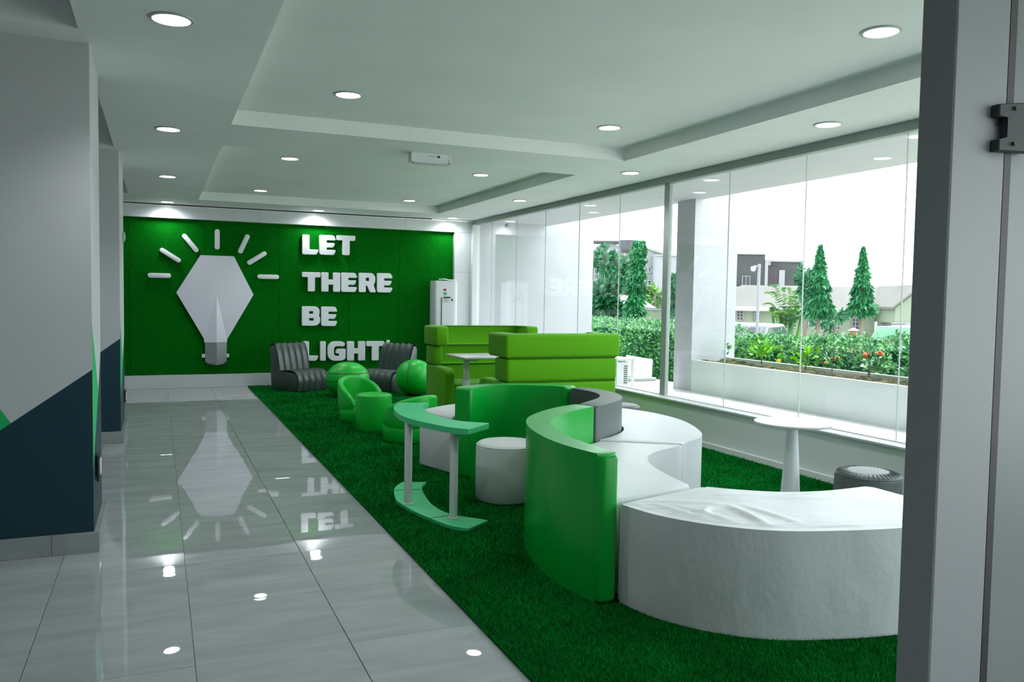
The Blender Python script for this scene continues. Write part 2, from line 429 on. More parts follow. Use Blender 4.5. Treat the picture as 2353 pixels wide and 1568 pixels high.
lamp(.95, -.15, ZC, 'unseen recessed light added behind the viewer to brighten the door post', 'recessed lights toward the entrance', 1.5)  # added lamp, out of view, to brighten the door post
lamp(2.0, -.3, ZC, 'unseen recessed light added nearer the window side to brighten the door post', 'recessed lights toward the entrance', 1.5)  # second lamp added out of view for the same post
t = thing('emergency_light', 'white boxy emergency light fixed to the ceiling between the trays', 'emergency light', (2.355, 7.48, ZC))
bm = bmesh.new(); prism(bm, [(-.05, 0), (.05, 0), (.05, -.045), (.03, -.085), (-.03, -.085), (-.05, -.045)], -.185, .185, .004, 1)
for v in bm.verts: v.co = Vector((v.co.z, v.co.x, v.co.y))
obj('housing', bm, M['plastic'], t)
obj('diffuser', B(-.17, .17, -.034, .034, -.098, -.085, .006, 2), M['white_top'], t)
for s in (-1, 1): obj('end_cap', B(s * .187 - .008, s * .187 + .008, -.053, .053, -.09, 0, .004, 1), M['plastic'], t)
obj('indicator', B(.06, .085, -.053, -.05, -.04, -.02), M['black'], t)
obj('label_strip', B(-.03, .05, -.052, -.05, -.032, -.026), M['grey_plastic'], t)

# ------------------------------------------------------------------ emblem and lettering on the turf
def on_wall(bm, x=0, z=0, y=13.57):
    """turn a shape drawn in XY with height Z into relief standing out from the wall toward -Y"""
    for v in bm.verts: v.co = Vector((x + v.co.x, y - v.co.z, z + v.co.y))
    return bm

bulb = thing('light_bulb_emblem', 'large white faceted light bulb emblem on the green turf wall', 'wall emblem', (.83, 13.57, 1.2))
O = [(.60, 2.045), (1.088, 2.045), (1.381, 1.45), (.985, .745), (.985, .70), (.652, .70), (.645, .76), (.253, 1.465)]
bm = bmesh.new()
bk = [bm.verts.new((x - .83, 0, z - 1.2)) for x, z in O]
fr_ = [bm.verts.new((x - .83, -.05, z - 1.2)) for x, z in O]
ap = bm.verts.new((0, -.055, 1.46 - 1.2)); rb = bm.verts.new((0, -.085, .70 - 1.2)); tp = bm.verts.new((.012, -.06, 2.045 - 1.2))
n = len(O)
for i in range(n): bm.faces.new((bk[i], bk[(i + 1) % n], fr_[(i + 1) % n], fr_[i]) if i != 4 else (bk[4], bk[5], fr_[5], rb, fr_[4]))
bm.faces.new((fr_[0], fr_[1], ap)) 
bm.verts.remove(tp)
bm.faces.new((fr_[1], fr_[2], ap)); bm.faces.new((fr_[2], fr_[3], ap))
bm.faces.new((fr_[3], fr_[4], rb, ap)); bm.faces.new((fr_[5], fr_[6], ap, rb)); bm.faces.new((fr_[6], fr_[7], ap)); bm.faces.new((fr_[7], fr_[0], ap))
obj('globe', bm, M['bulb'], bulb)
bm = bmesh.new()
up = [(-.17, 0), (-.17, -.05), (0, -.11), (.15, -.05), (.15, 0)]
lowz = [.375, .365, .325, .365, .375]
A = [bm.verts.new((x, y, .695 - 1.2)) for x, y in up]; Bv = [bm.verts.new((x * .97, y, z - 1.2)) for (x, y), z in zip(up, lowz)]
for i in range(4): bm.faces.new((A[i], A[i + 1], Bv[i + 1], Bv[i]))
bm.faces.new(A); bm.faces.new(Bv[::-1])
bmesh.ops.bevel(bm, geom=[e for e in bm.edges if all(v in Bv for v in e.verts)], offset=.03, segments=3, affect='EDGES', clamp_overlap=True)
obj('cap', bm, M['bulb_base'], bulb)
for x0, x1 in ((-.215, -.165), (.14, .185)): obj('pin', B(x0, x1, -.05, -.01, .465 - 1.2, .52 - 1.2, .004, 1), M['white_metal'], bulb)

rays = [((-.128, 1.717), (.162, 1.718), 'lowest ray bar at the left of the light bulb emblem, lying level'),
        ((.043, 2.109), (.299, 1.947), 'second ray bar up at the left of the bulb emblem, slanting'),
        ((.362, 2.34), (.547, 2.109), 'steep ray bar left of the upright one above the bulb emblem'),
        ((.845, 2.436), (.844, 2.16), 'upright ray bar straight above the bulb emblem'),
        ((1.296, 2.376), (1.179, 2.112), 'steep ray bar right of the upright one above the bulb emblem'),
        ((1.56, 2.113), (1.309, 1.946), 'second ray bar up at the right of the bulb emblem, slanting'),
        ((1.461, 1.738), (1.755, 1.739), 'lowest ray bar at the right of the light bulb emblem, lying level')]
for a, b, lb in rays:
    a, b = Vector((*a, 0)), Vector((*b, 0)); c = (a + b) / 2; L = (b - a).length / 2 + .02; w = .036; ang = atan2(b.y - a.y, b.x - a.x)
    pts = [(L - w + w * cos(q), w * sin(q)) for q in np.linspace(-pi / 2, pi / 2, 9)] + [(-(L - w) + w * cos(q), w * sin(q)) for q in np.linspace(pi / 2, 3 * pi / 2, 9)]
    pts = [(x * cos(ang) - y * sin(ang), x * sin(ang) + y * cos(ang)) for x, y in pts]
    bm = prism(bmesh.new(), pts, 0, .045, .01, 2, 60, 'top')
    o = obj('ray_bar', on_wall(bm), M['lettering'], None, 40); o.location = (c.x, 0, c.y)
    prop(o, 'white ' + lb, 'wall emblem', 'ray bars around the light bulb emblem')

def rounded(pts, radii, k=5):
    out = []; n = len(pts)
    for i in range(n):
        p = Vector((*pts[i], 0)); r = radii[i] if isinstance(radii, (list, tuple)) else radii
        a = Vector((*pts[i - 1], 0)) - p; b = Vector((*pts[(i + 1) % n], 0)) - p
        if r <= 0: out.append((p.x, p.y)); continue
        r = min(r, a.length * .49, b.length * .49); a.normalize(); b.normalize()
        for q in range(k + 1):
            t_ = q / k
            pt = (p + a * r) * (1 - t_) ** 2 + p * 2 * t_ * (1 - t_) + (p + b * r) * t_ ** 2
            out.append((pt.x, pt.y))
    return out

def glyph(ch, w, h):
    """outline loops of one heavy, slightly squared letter in a w x h box"""
    s = .34 * h; b = .235 * h; c = .05 * h
    if ch == 'L': return [rounded([(0, 0), (w - .1 * h, 0), (w, b), (s, b), (s, h), (0, h)], [.08 * h, c * 1.6, c, .02, c, c])]
    if ch == 'I': return [rounded([(0, 0), (w, 0), (w, h), (0, h)], c)]
    if ch == 'E':
        d = .09 * h
        return [rounded([(0, 0), (w - d, 0), (w, b), (s, b), (s, .385 * h), (w - d * 1.5, .385 * h), (w - .04 * h, .595 * h), (s, .595 * h), (s, h - b), (w, h - b), (w - d, h), (0, h)],
                        [.1 * h, c * 1.5, c, .02, .02, c, c, .02, .02, c, c * 2, c])]
    if ch == 'T':
        m0, m1 = w / 2 - s / 2, w / 2 + s / 2
        return [rounded([(m0, 0), (m1, 0), (m1, h - b), (w - .02 * h, h - b), (w, h), (0, h), (0, h - b), (m0, h - b)], [c, c, .02, c, c, c, c, .02])]
    if ch == 'H':
        return [rounded([(0, 0), (s, 0), (s, .38 * h), (w - s, .38 * h), (w - s, 0), (w, 0), (w, h), (w - s, h), (w - s, .62 * h), (s, .62 * h), (s, h), (0, h)], [c, c, .01, .01, c, c, c, c, .01, .01, c, c])]
    if ch == 'B':
        return [rounded([(0, 0), (w * .8, 0), (w, .14 * h), (w, .42 * h), (w * .93, .52 * h), (w * .97, .62 * h), (w * .97, .86 * h), (w * .8, h), (0, h)], [.06 * h, .14 * h, .1 * h, .06 * h, .02, .06 * h, .1 * h, .14 * h, c]),
                rounded([(s, .23 * h), (w - s * .9, .23 * h), (w - s * .9, .41 * h), (s, .41 * h)], .03 * h), rounded([(s, .60 * h), (w - s * .95, .60 * h), (w - s * .95, .78 * h), (s, .78 * h)], .03 * h)]
    if ch == 'R':
        return [rounded([(0, 0), (s, 0), (s, .36 * h), (w * .5, .36 * h), (w * .68, 0), (w * 1.02, 0), (w * .86, .40 * h), (w * .97, .52 * h), (w * .97, .84 * h), (w * .8, h), (0, h)], [c, c, .01, .02, c, c, .03, .1 * h, .12 * h, .14 * h, c]),
                rounded([(s, .57 * h), (w - s * .95, .57 * h), (w - s * .95, .78 * h), (s, .78 * h)], .04 * h)]
    if ch == 'G':
        return [rounded([(w * .22, 0), (w * .82, 0), (w, .1 * h), (w, .60 * h), (w * .52, .60 * h), (w * .45, .40 * h), (w * .66, .38 * h), (w * .66, .22 * h), (w * .42, .22 * h), (w * .32, .32 * h), (w * .32, .68 * h), (w * .44, .78 * h),
                         (w * .92, .76 * h), (w * .97, .9 * h), (w * .8, h), (w * .25, h), (0, .80 * h), (0, .2 * h)],
                        [.2 * h, .08 * h, .06 * h, c, c, c, .02, .02, .08 * h, .08 * h, .08 * h, .08 * h, c, .06 * h, .1 * h, .2 * h, .2 * h, .2 * h])]
    if ch == "'": return [rounded([(0, 0), (w * .6, 0), (w, h), (.1 * w, h)], .004)]

def letter(ch, x, z, w, h, label, parent=None):
    cu = bpy.data.curves.new('letter', 'CURVE'); cu.dimensions = '2D'; cu.fill_mode = 'BOTH'; cu.extrude = .022; cu.bevel_depth = .006; cu.bevel_resolution = 1
    for lp in glyph(ch, w, h):
        sp = cu.splines.new('POLY'); sp.points.add(len(lp) - 1); sp.use_cyclic_u = True
        for p, (a, b) in zip(sp.points, lp): p.co = (a, b, 0, 1)
    co = bpy.data.objects.new('letter', cu); COL.objects.link(co)
    bpy.context.view_layer.update()
    me = bpy.data.meshes.new_from_object(co.evaluated_get(bpy.context.evaluated_depsgraph_get()))
    bpy.data.objects.remove(co); bpy.data.curves.remove(cu)
    for v in me.vertices: v.co = Vector((v.co.x, -.028 - v.co.z, v.co.y))
    me.materials.clear()
    o = link_mesh('wall_letter', me, M['lettering']); o.location = (x, 13.57, z)
    me.flip_normals()
    return prop(o, label, 'wall letter', 'raised white letters of the slogan')
k_ = 13.54 / 13.53
WORDS = [('LET', [(2.128, 2.397), (2.404, 2.674), (2.683, 2.997)], (2.112, 2.123), (2.432, 2.447)),
         ('THERE', [(2.128, 2.431), (2.438, 2.748), (2.76, 3.028), (3.052, 3.34), (3.36, 3.629)], (1.517, 1.522), (1.83, 1.847)),
         ('BE', [(2.128, 2.423), (2.438, 2.704)], (.961, .956), (1.277, 1.276)),
         ('LIGHT', [(2.128, 2.4), (2.423, 2.519), (2.544, 2.843), (2.863, 3.17), (3.185, 3.495)], (.389, .379), (.709, .704))]
ORD = {3: ['starting', 'in the middle of', 'ending'], 2: ['starting', 'ending'], 5: ['starting', 'second in', 'in the middle of', 'fourth in', 'ending']}
for word, xs_, zb_, zt_ in WORDS:
    for i, (ch, (a, b)) in enumerate(zip(word, xs_)):
        f = i / (len(word) - 1); z0 = zb_[0] + (zb_[1] - zb_[0]) * f; z1 = zt_[0] + (zt_[1] - zt_[0]) * f
        letter(ch, a + .008, z0 + .006, b - a - .016, z1 - z0 - .012, 'raised white letter %s %s the word %s on the turf wall' % (ch, ORD[len(word)][i], word))
letter("'", 3.535, .655, .05, .06, 'small white quote mark after the word LIGHT on the turf wall')

# ------------------------------------------------------------------ turf rug with its pile
RZ = .010
rug = thing('turf_rug', 'dark green artificial turf rug covering the seating side of the floor', 'rug', (3.1, 7, 0))
rb_ = obj('backing', B(1.29 - 3.1, 4.95 - 3.1, .2 - 7, 13.47 - 7, 0.0005, RZ), M['rug'], rug)
FOOT = []          # outlines of what stands on the rug; no blades grow there
def disc(x, y, r): FOOT.append([(x + r * cos(a), y + r * sin(a)) for a in np.linspace(0, 2 * pi, 24, endpoint=False)])

# ------------------------------------------------------------------ curved modular sofa
def ribbon(name, inner, outer, z0, z1, mt, parent, bevel=.035, n=8, seg=4, org=(0, 0)):
    I = spline(inner, n); Oq = spline(outer, n)
    pts = [(p.x - org[0], p.y - org[1]) for p in Oq] + [(p.x - org[0], p.y - org[1]) for p in reversed(I)]
    FOOT.append([(x + org[0], y + org[1]) for x, y in pts])
    bm = prism(bmesh.new(), pts, z0, z1, bevel, seg, 35)
    return obj(name, bm, mt, parent, 60)
def piping(pts, z, r, mt, parent, inset, org, n=8):
    S = spline(pts, n)
    return obj('piping', tube(bmesh.new(), [(p.x - org[0], p.y - org[1], z) for p in S], r, 6), mt, parent, 180)
Z0, ZS, ZB = RZ + .002, .485, .728
G_SOFA = 'modules of the curved sofa'
in1 = [(2.617, 3.507), (2.752, 3.377), (2.935, 3.262), (3.173, 3.208), (3.482, 3.214)]
out1 = [(2.006, 3.345), (2.06, 3.11), (2.18, 2.90), (2.35, 2.74), (2.55, 2.645), (2.92, 2.555), (3.2, 2.56), (3.49, 2.64)]
org = (2.7, 3.0)
mod = thing('curved_sofa_module', 'white curved bench module without backrest, wrinkled top, beside the door post', 'sofa module', (*org, 0), 0, G_SOFA)
seat = ribbon('seat', in1, out1, Z0, ZS, M['crease_leather'], mod, .022, org=org)
S = spline(out1, 8); c_ = Vector((2.9, 3.35, 0))
obj('piping', tube(bmesh.new(), [tuple((p + (c_ - p).normalized() * .012 - Vector((*org, 0))).xy) + (ZS - .010 + .004 * sin(k * 1.7),) for k, p in enumerate(S[2:-2])], .0045, 6), M['white_leather'], seat, 180)
# loose vinyl top with a few soft folds at its left end
FOLDS = [((2.47, 3.10), (2.43, 2.80), .014, .020), ((2.36, 3.12), (2.23, 3.0), .010, .020), ((2.15, 3.27), (2.21, 3.02), .010, .018),
         ((2.14, 3.34), (2.45, 3.17), .007, .022), ((2.24, 3.22), (2.32, 2.90), .008, .018), ((2.55, 3.08), (2.58, 2.76), .008, .022), ((2.62, 3.3), (3.3, 2.95), .004, .05)]
So = spline(out1, 16); Si = spline(in1, 28); nu, nv = 112, 34
def along(Sx, f):
    q = f * (len(Sx) - 1); i = min(int(q), len(Sx) - 2); return Sx[i].lerp(Sx[i + 1], q - i)
bm = bmesh.new(); G = []
for i in range(nu + 1):
    po, pi_ = along(So, i / nu), along(Si, i / nu); row = []
    for j in range(nv + 1):
        f = .012 + .976 * j / nv; p = po.lerp(pi_, f)
        if i == 0: p = p.lerp(along(So, .02).lerp(along(Si, .02), f), .5)
        if i == nu: p = p.lerp(along(So, .98).lerp(along(Si, .98), f), .5)
        z = 0.0
        for a_, b_, hh, sg in FOLDS:
            A2, B2 = Vector((*a_, 0)), Vector((*b_, 0)); d_ = B2 - A2; t_ = max(-.1, min(1.1, (p - A2).dot(d_) / d_.length_squared))
            dd = (p - A2 - d_ * t_).length; z += hh * math.exp(-(dd / sg) ** 2) * max(0, sin(pi * (t_ + .1) / 1.2)) ** .6
        e = min(1, min(j, nv - j) / 3.0, min(i, nu - i) / 2.0)
        row.append(bm.verts.new((p.x - org[0], p.y - org[1], ZS - .004 + (.007 + z) * e)))
    G.append(row)
for i in range(nu):
    for j in range(nv): bm.faces.new((G[i][j], G[i + 1][j], G[i + 1][j + 1], G[i][j + 1]))
obj('top_cover', bm, M['crease_leather'], seat, 180)

in2 = [(2.575, 3.55), (2.615, 3.846), (2.712, 4.176), (2.894, 4.409), (3.265, 4.605)]
out2 = [(2.022, 3.40), (2.0, 3.6), (2.01, 3.85), (2.07, 4.145), (2.195, 4.41), (2.375, 4.61), (2.575, 4.755), (2.80, 4.905)]
bi2 = [(1.998, 3.32), (1.985, 3.6), (1.995, 3.85), (2.055, 4.15), (2.18, 4.42), (2.36, 4.62), (2.56, 4.77), (2.735, 4.885)]
bo2 = [(1.90, 3.325), (1.855, 3.6), (1.86, 3.87), (1.925, 4.2), (2.05, 4.5), (2.24, 4.73), (2.47, 4.92), (2.68, 5.03)]
org = (2.2, 4.1)
mod = thing('curved_sofa_module', 'curved sofa module with shiny green backrest wrapping around a white seat', 'sofa module', (*org, 0), 0, G_SOFA)
ribbon('seat', in2, out2, Z0, ZS - .004, M['white_leather'], mod, .035, org=org)
bk_ = ribbon('backrest', bi2, bo2, Z0, ZB, M['leather'], mod, .05, org=org)
S = spline(bo2, 8)
obj('seam', tube(bmesh.new(), [(p.x - org[0] + .004, p.y - org[1], ZB - .055) for p in S[1:-1]], .003, 6), M['leather'], bk_, 180)

in3 = [(2.795, 4.935), (2.945, 5.02), (3.155, 5.21), (3.285, 5.445), (3.34, 5.74), (3.28, 6.105)]
out3 = [(3.275, 4.63), (3.578, 4.827), (3.785, 5.175), (3.924, 5.604), (3.93, 6.002), (3.83, 6.35)]
bo3 = [(2.755, 4.905), (2.93, 5.03), (3.14, 5.22), (3.27, 5.45), (3.325, 5.74), (3.26, 6.095)]
bi3 = [(2.69, 5.05), (2.83, 5.17), (3.01, 5.34), (3.125, 5.52), (3.17, 5.75), (3.125, 6.02)]
org = (3.4, 5.4)
mod = thing('curved_sofa_module', 'curved sofa module with charcoal grey backrest and outward facing white seat', 'sofa module', (*org, 0), 0, G_SOFA)
ribbon('seat', in3, out3, Z0, ZS, M['white_leather'], mod, .035, org=org)
ribbon('backrest', bi3, bo3, Z0, ZB - .006, M['charcoal'], mod, .04, org=org)

in4 = [(3.268, 6.135), (3.08, 6.315), (2.86, 6.425), (2.62, 6.455), (2.37, 6.395), (2.185, 6.27)]
out4 = [(3.815, 6.37), (3.6, 6.72), (3.25, 7.0), (2.85, 7.1), (2.45, 7.02), (2.05, 6.73)]
bo4 = [(3.245, 6.12), (3.07, 6.30), (2.85, 6.41), (2.62, 6.44), (2.38, 6.38), (2.195, 6.25)]
bi4 = [(3.112, 6.045), (2.97, 6.17), (2.8, 6.26), (2.62, 6.30), (2.44, 6.24), (2.275, 6.09)]
org = (2.7, 6.6)
mod = thing('curved_sofa_module', 'curved sofa module with green backrest hiding its white seat, in front of the lime booth', 'sofa module', (*org, 0), 0, G_SOFA)
ribbon('seat', in4, out4, Z0, ZS, M['white_leather'], mod, .035, org=org)
ribbon('backrest', bi4, bo4, Z0, ZB, M['leather'], mod, .022, org=org)

# ------------------------------------------------------------------ poufs
def pouf(name, x, y, r, h, mt, label, bulge=.003, seam=True, group=None):
    t = thing(name, label, 'pouf', (x, y, 0), 0, group); disc(x, y, r + .012)
    e = .035
    prof = [(r - .012, Z0), (r - .002, Z0 + .015), (r + bulge * .6, h * .35), (r + bulge, h * .6), (r, h - e)]
    prof += [(r - e + e * cos(q), h - e + e * sin(q)) for q in np.linspace(.25, pi / 2, 6)] + [(r * .72, h + .004), (r * .5, h + .007), (r * .25, h + .009), (.001, h + .010)]
    obj('body', lathe(bmesh.new(), prof, 40), mt, t, 60)
    if seam:
        obj('piping', tube(bmesh.new(), [((r - .004) * cos(a), (r - .004) * sin(a), h - e * .55) for a in np.linspace(0, 2 * pi, 48, endpoint=False)], .004, 6, True), mt, t, 180)
    return t
pouf('round_pouf', 2.30, 5.39, .222, .425, M['white_leather'], 'white leather round pouf inside the loop of the curved sofa')
pouf('round_pouf', 2.135, 8.68, .192, .405, M['pouf'], 'bright green cylindrical pouf standing beside the small tub chair')
pr_ = pouf('round_pouf', 4.03, 3.74, .195, .42, M['charcoal'], 'charcoal round pouf by the window wall beside the round white table', .004)
pb = bmesh.new()
for k in range(40):
    q = 2 * pi * k / 40; tube(pb, [(r_ * cos(q), r_ * sin(q), z_) for r_, z_ in ((.12, .424), (.155, .424), (.178, .416), (.190, .400))], .0035, 5)
prop(obj('pleats', pb, M['charcoal'], pr_, 180), kind='stuff')
pouf('round_pouf', 4.17, 6.96, .20, .43, M['charcoal'], 'charcoal round pouf behind the curved sofa, next to the near booth sofa', .004)

# ------------------------------------------------------------------ green curved desk on two white posts
t = thing('curved_desk', 'mint green curved desk on two white posts at the edge of the rug', 'desk', (1.66, 5.2, 0))
def desk_slab(name, pts_o, pts_i, z0, z1, k, mt):
    o_ = spline([(x * k - 1.66, y * k - 5.2) for x, y in pts_o], 6); i_ = spline([(x * k - 1.66, y * k - 5.2) for x, y in pts_i], 6)
    return obj(name, prism(bmesh.new(), [(p.x, p.y) for p in o_] + [(p.x, p.y) for p in reversed(i_)], z0, z1, .003, 1), mt, t, 30)
ko = 1.087
to = [(1.564, 5.638), (1.475, 5.44), (1.425, 5.2), (1.412, 4.986), (1.445, 4.766), (1.54, 4.489), (1.626, 4.379)]
ti = [(1.768, 5.579), (1.68, 5.46), (1.638, 5.25), (1.617, 5.006), (1.673, 4.714), (1.826, 4.557)]
top = desk_slab('desktop', to, ti, .598, .636, ko, M['desk'])
bo_ = [(1.711, 6.047), (1.60, 5.86), (1.535, 5.6), (1.52, 5.445), (1.561, 5.126), (1.653, 4.795), (1.743, 4.669)]
bi_ = [(1.886, 5.986), (1.80, 5.83), (1.745, 5.56), (1.715, 5.287), (1.755, 5.033), (1.932, 4.811)]
ds = desk_slab('base', bo_, bi_, Z0, .034, 1.0, M['desk'])
FOOT.append([(p.x, p.y) for p in spline(bo_, 6)] + [(p.x, p.y) for p in reversed(spline(bi_, 6))])
for a, b in (((1.545, 5.80), (1.77, 5.76)), ((1.60, 4.98), (1.775, 5.005))):
    obj('joint', tube(bmesh.new(), [(a[0] - 1.66, a[1] - 5.2, .0345), (b[0] - 1.66, b[1] - 5.2, .0345)], .003, 5), M['desk_edge'], ds)
for x, y in ((1.566, 5.385), (1.738, 4.935)):
    lg = obj('leg', lathe(bmesh.new(), [(.0265, .034), (.0265, .598)], 20, (x - 1.66, y - 5.2)), M['white_metal'], t, 40)
    obj('flange', lathe(bmesh.new(), [(.034, .034), (.034, .040), (.027, .042)], 20, (x - 1.66, y - 5.2)), M['white_metal'], lg, 40)

# ------------------------------------------------------------------ round white table
disc(3.70, 4.05, .19)
t = thing('round_table', 'small round white pedestal table in front of the window wall', 'table', (3.70, 4.05, 0))
obj('tabletop', lathe(bmesh.new(), [(.20, .678), (.232, .682), (.237, .690), (.235, .698), (.22, .70)], 48), M['white_top'], t, 40)
obj('pedestal', lathe(bmesh.new(), [(.072, .02), (.066, .12), (.057, .28), (.045, .48), (.036, .62), (.036, .678)], 28), M['white_metal'], t, 60)
obj('base', lathe(bmesh.new(), [(.18, Z0), (.18, .016), (.16, .022), (.07, .03)], 36), M['white_metal'], t, 40)
obj('screw', lathe(bmesh.new(), [(.004, 0), (.004, .004)], 8, (-.02, -.062)), M['grey_plastic'], t).location = (0, 0, .25)

# ------------------------------------------------------------------ channel tufted lounge chairs
def channel_strip(path, w, bulge, n=5, flip=False):
    """one padded channel: path = list of (x, z) in the side view, with outward normals; local y is across"""
    P = [Vector((p[0], 0, p[1])) for p in path]; N = len(P); bm = bmesh.new(); rows = []
    us = [-1, -.97, -.88, -.65, -.3, .3, .65, .88, .97, 1]
    for i, p in enumerate(P):
        t_ = (P[min(i + 1, N - 1)] - P[max(i - 1, 0)]).normalized(); nr = Vector((-t_.z, 0, t_.x))
        rows.append([bm.verts.new(p + nr * (bulge * (1 - abs(u) ** 5) - .004) + Vector((0, u * w / 2, 0))) for u in us])
    for i in range(N - 1):
        for k in range(len(us) - 1): bm.faces.new((rows[i][k], rows[i][k + 1], rows[i + 1][k + 1], rows[i + 1][k]))
    return bm
def lounge_chair(label, loc, rz):
    """facing local +X, origin under the middle of the seat"""
    t = thing('lounge_chair', label, 'chair', (*loc, 0), rz, 'channel tufted lounge chairs')
    FOOT.append([(loc[0] + x * cos(rz) - y * sin(rz), loc[1] + x * sin(rz) + y * cos(rz)) for x, y in ((-.33, -.33), (.36, -.33), (.36, .33), (-.33, .33))])
    W = .60; hw = W / 2
    # side outline: floor-front, seat nose, seat, back front, top, back rear
    seat_path = [(.30, Z0 + .01), (.315, .12), (.31, .20), (.285, .265), (.24, .305), (.16, .325), (.04, .325), (-.06, .315), (-.095, .305)]
    back_path = [(-.095, .30), (-.115, .42), (-.145, .56), (-.175, .65), (-.21, .705), (-.255, .725), (-.30, .71), (-.325, .66)]
    body = bmesh.new()
    pts = [(.28, Z0), (.295, .12), (.285, .20), (.26, .25), (.21, .29), (.0, .305), (-.11, .30), (-.15, .50), (-.185, .62), (-.23, .69), (-.28, .69), (-.315, .64), (-.30, .42), (-.28, Z0)]
    for p in (prism(body, pts, -hw, hw, .012, 2, 20),): pass
    for v in body.verts: v.co = Vector((v.co.x, v.co.z, v.co.y))
    obj('body', body, M['channel'], t, 50)
    st = empty('seat'); st.parent = t; bk = empty('backrest'); bk.parent = t
    cw = W / 5
    smo = lambda pth: [(p.x, p.z) for p in spline([(x, 0, z) for x, z in pth], 3)]
    for k in range(5):
        yy = -hw + cw * (k + .5)
        for par, pth in ((st, seat_path), (bk, back_path)):
            bm = channel_strip(smo(pth), cw - .001, .017)
            for v in bm.verts: v.co.y += yy
            obj('channel', bm, M['channel'], par, 180)
    return t
# left chair: front edge runs (1.87,12.33)-(2.36,12.68)
lounge_chair('dark channel tufted lounge chair left of the slogan word LIGHT', (1.975, 12.78), radians(-57))
lounge_chair('dark channel tufted lounge chair behind the green balls, right of the word LIGHT', (3.29, 12.42), radians(-146))

# ------------------------------------------------------------------ tub chairs
def tub_chair(label, loc, facing, r, zback, zseat, mt):
    t = thing('tub_chair', label, 'chair', (*loc, 0), facing, 'small green tub chairs'); disc(*loc, r + .015)
    obj('base', lathe(bmesh.new(), [(r - .015, Z0), (r, Z0 + .02), (r + .004, zseat * .6), (r, zseat - .02), (r - .02, zseat)], 40), mt, t, 60)
    obj('cushion', lathe(bmesh.new(), [(r - .06, zseat - .005), (r - .04, zseat + .012), (r - .06, zseat + .03), (r * .6, zseat + .042), (.001, zseat + .046)], 40), mt, t, 60)
    A = radians(124); n = 44; bm = bmesh.new(); rows = []
    for i in range(n + 1):
        a = -A + 2 * A * i / n
        f = cos(a / 2 * (pi / A)) ** .62 if abs(a) < A else 0.0
        f = max(0.0, f)
        zt = zseat + .035 + (zback - zseat - .035) * f
        th = .062; ro = r + .006 + .02 * f; rows_ = []
        prof = [(ro - .012, zseat - .03)] + [(ro, zseat + (zt - zseat) * q) for q in (.15, .5)] + \
               [(ro - th / 2 + th / 2 * cos(q), zt - th / 2 + th / 2 * sin(q)) for q in np.linspace(0, pi, 9)] + \
               [(ro - th, zseat + (zt - zseat) * q) for q in (.5, .15)] + [(ro - th, zseat - .03)]
        ang = pi + a
        rows.append([bm.verts.new((max(q[0], .02) * cos(ang), q[0] * sin(ang), q[1])) for q in prof])
    for i in range(n):
        for j in range(len(rows[0]) - 1): bm.faces.new((rows[i][j], rows[i + 1][j], rows[i + 1][j + 1], rows[i][j + 1]))
    bm.faces.new(rows[0]); bm.faces.new(rows[-1][::-1])
    obj('backrest', bm, mt, t, 80)
    return t
tub_chair('small bright green tub chair with its open side toward the cylindrical pouf', (2.15, 9.35), radians(-66), .245, .52, .20, M['pouf'])
tub_chair('small green tub chair turned away, behind the curved desk', (2.31, 7.93), radians(118), .258, .49, .21, M['pouf'])

# ------------------------------------------------------------------ ball seats
def ball(label, loc, rx, rz_, mt, seams, rot):
    t = thing('ball_seat', label, 'ball seat', (*loc, 0), rot, 'green ball seats'); disc(*loc, rx * .95)
    prof = []
    for q in np.linspace(-pi / 2, pi / 2, 25):
        rr = rx * max(cos(q), 0) ** .88 + .001
        prof.append((rr, Z0 + rz_ + rz_ * sin(q)))
    obj('shell', lathe(bmesh.new(), prof, 40), mt, t, 180)
    for kind, v in seams:
        if kind == 'ring':
            rr = rx * cos(v) ** .88 + .001
            obj('seam', tube(bmesh.new(), [(rr * cos(a), rr * sin(a), Z0 + rz_ + rz_ * sin(v)) for a in np.linspace(0, 2 * pi, 56, endpoint=False)], .005, 6, True), M['pouf_dark'], t, 180)
        else:
            obj('seam', tube(bmesh.new(), [((rx * cos(q) ** .88 + .002) * cos(v), (rx * cos(q) ** .88 + .002) * sin(v), Z0 + rz_ + (rz_ + .001) * sin(q)) for q in np.linspace(-1.2, 1.45, 30)], .004, 6), M['pouf_dark'], t, 180)
    return t
ball('large green pumpkin shaped ball seat with level seams, between the lounge chairs', (2.49, 11.68), .305, .25, M['pouf'], (('ring', -.02), ('ring', .42)), 0)
ball('plain green ball seat with an upright stitched seam beside the far booth sofa', (3.46, 11.62), .275, .262, M['pouf'], (('mer', radians(232)), ('mer', radians(52))), 0)

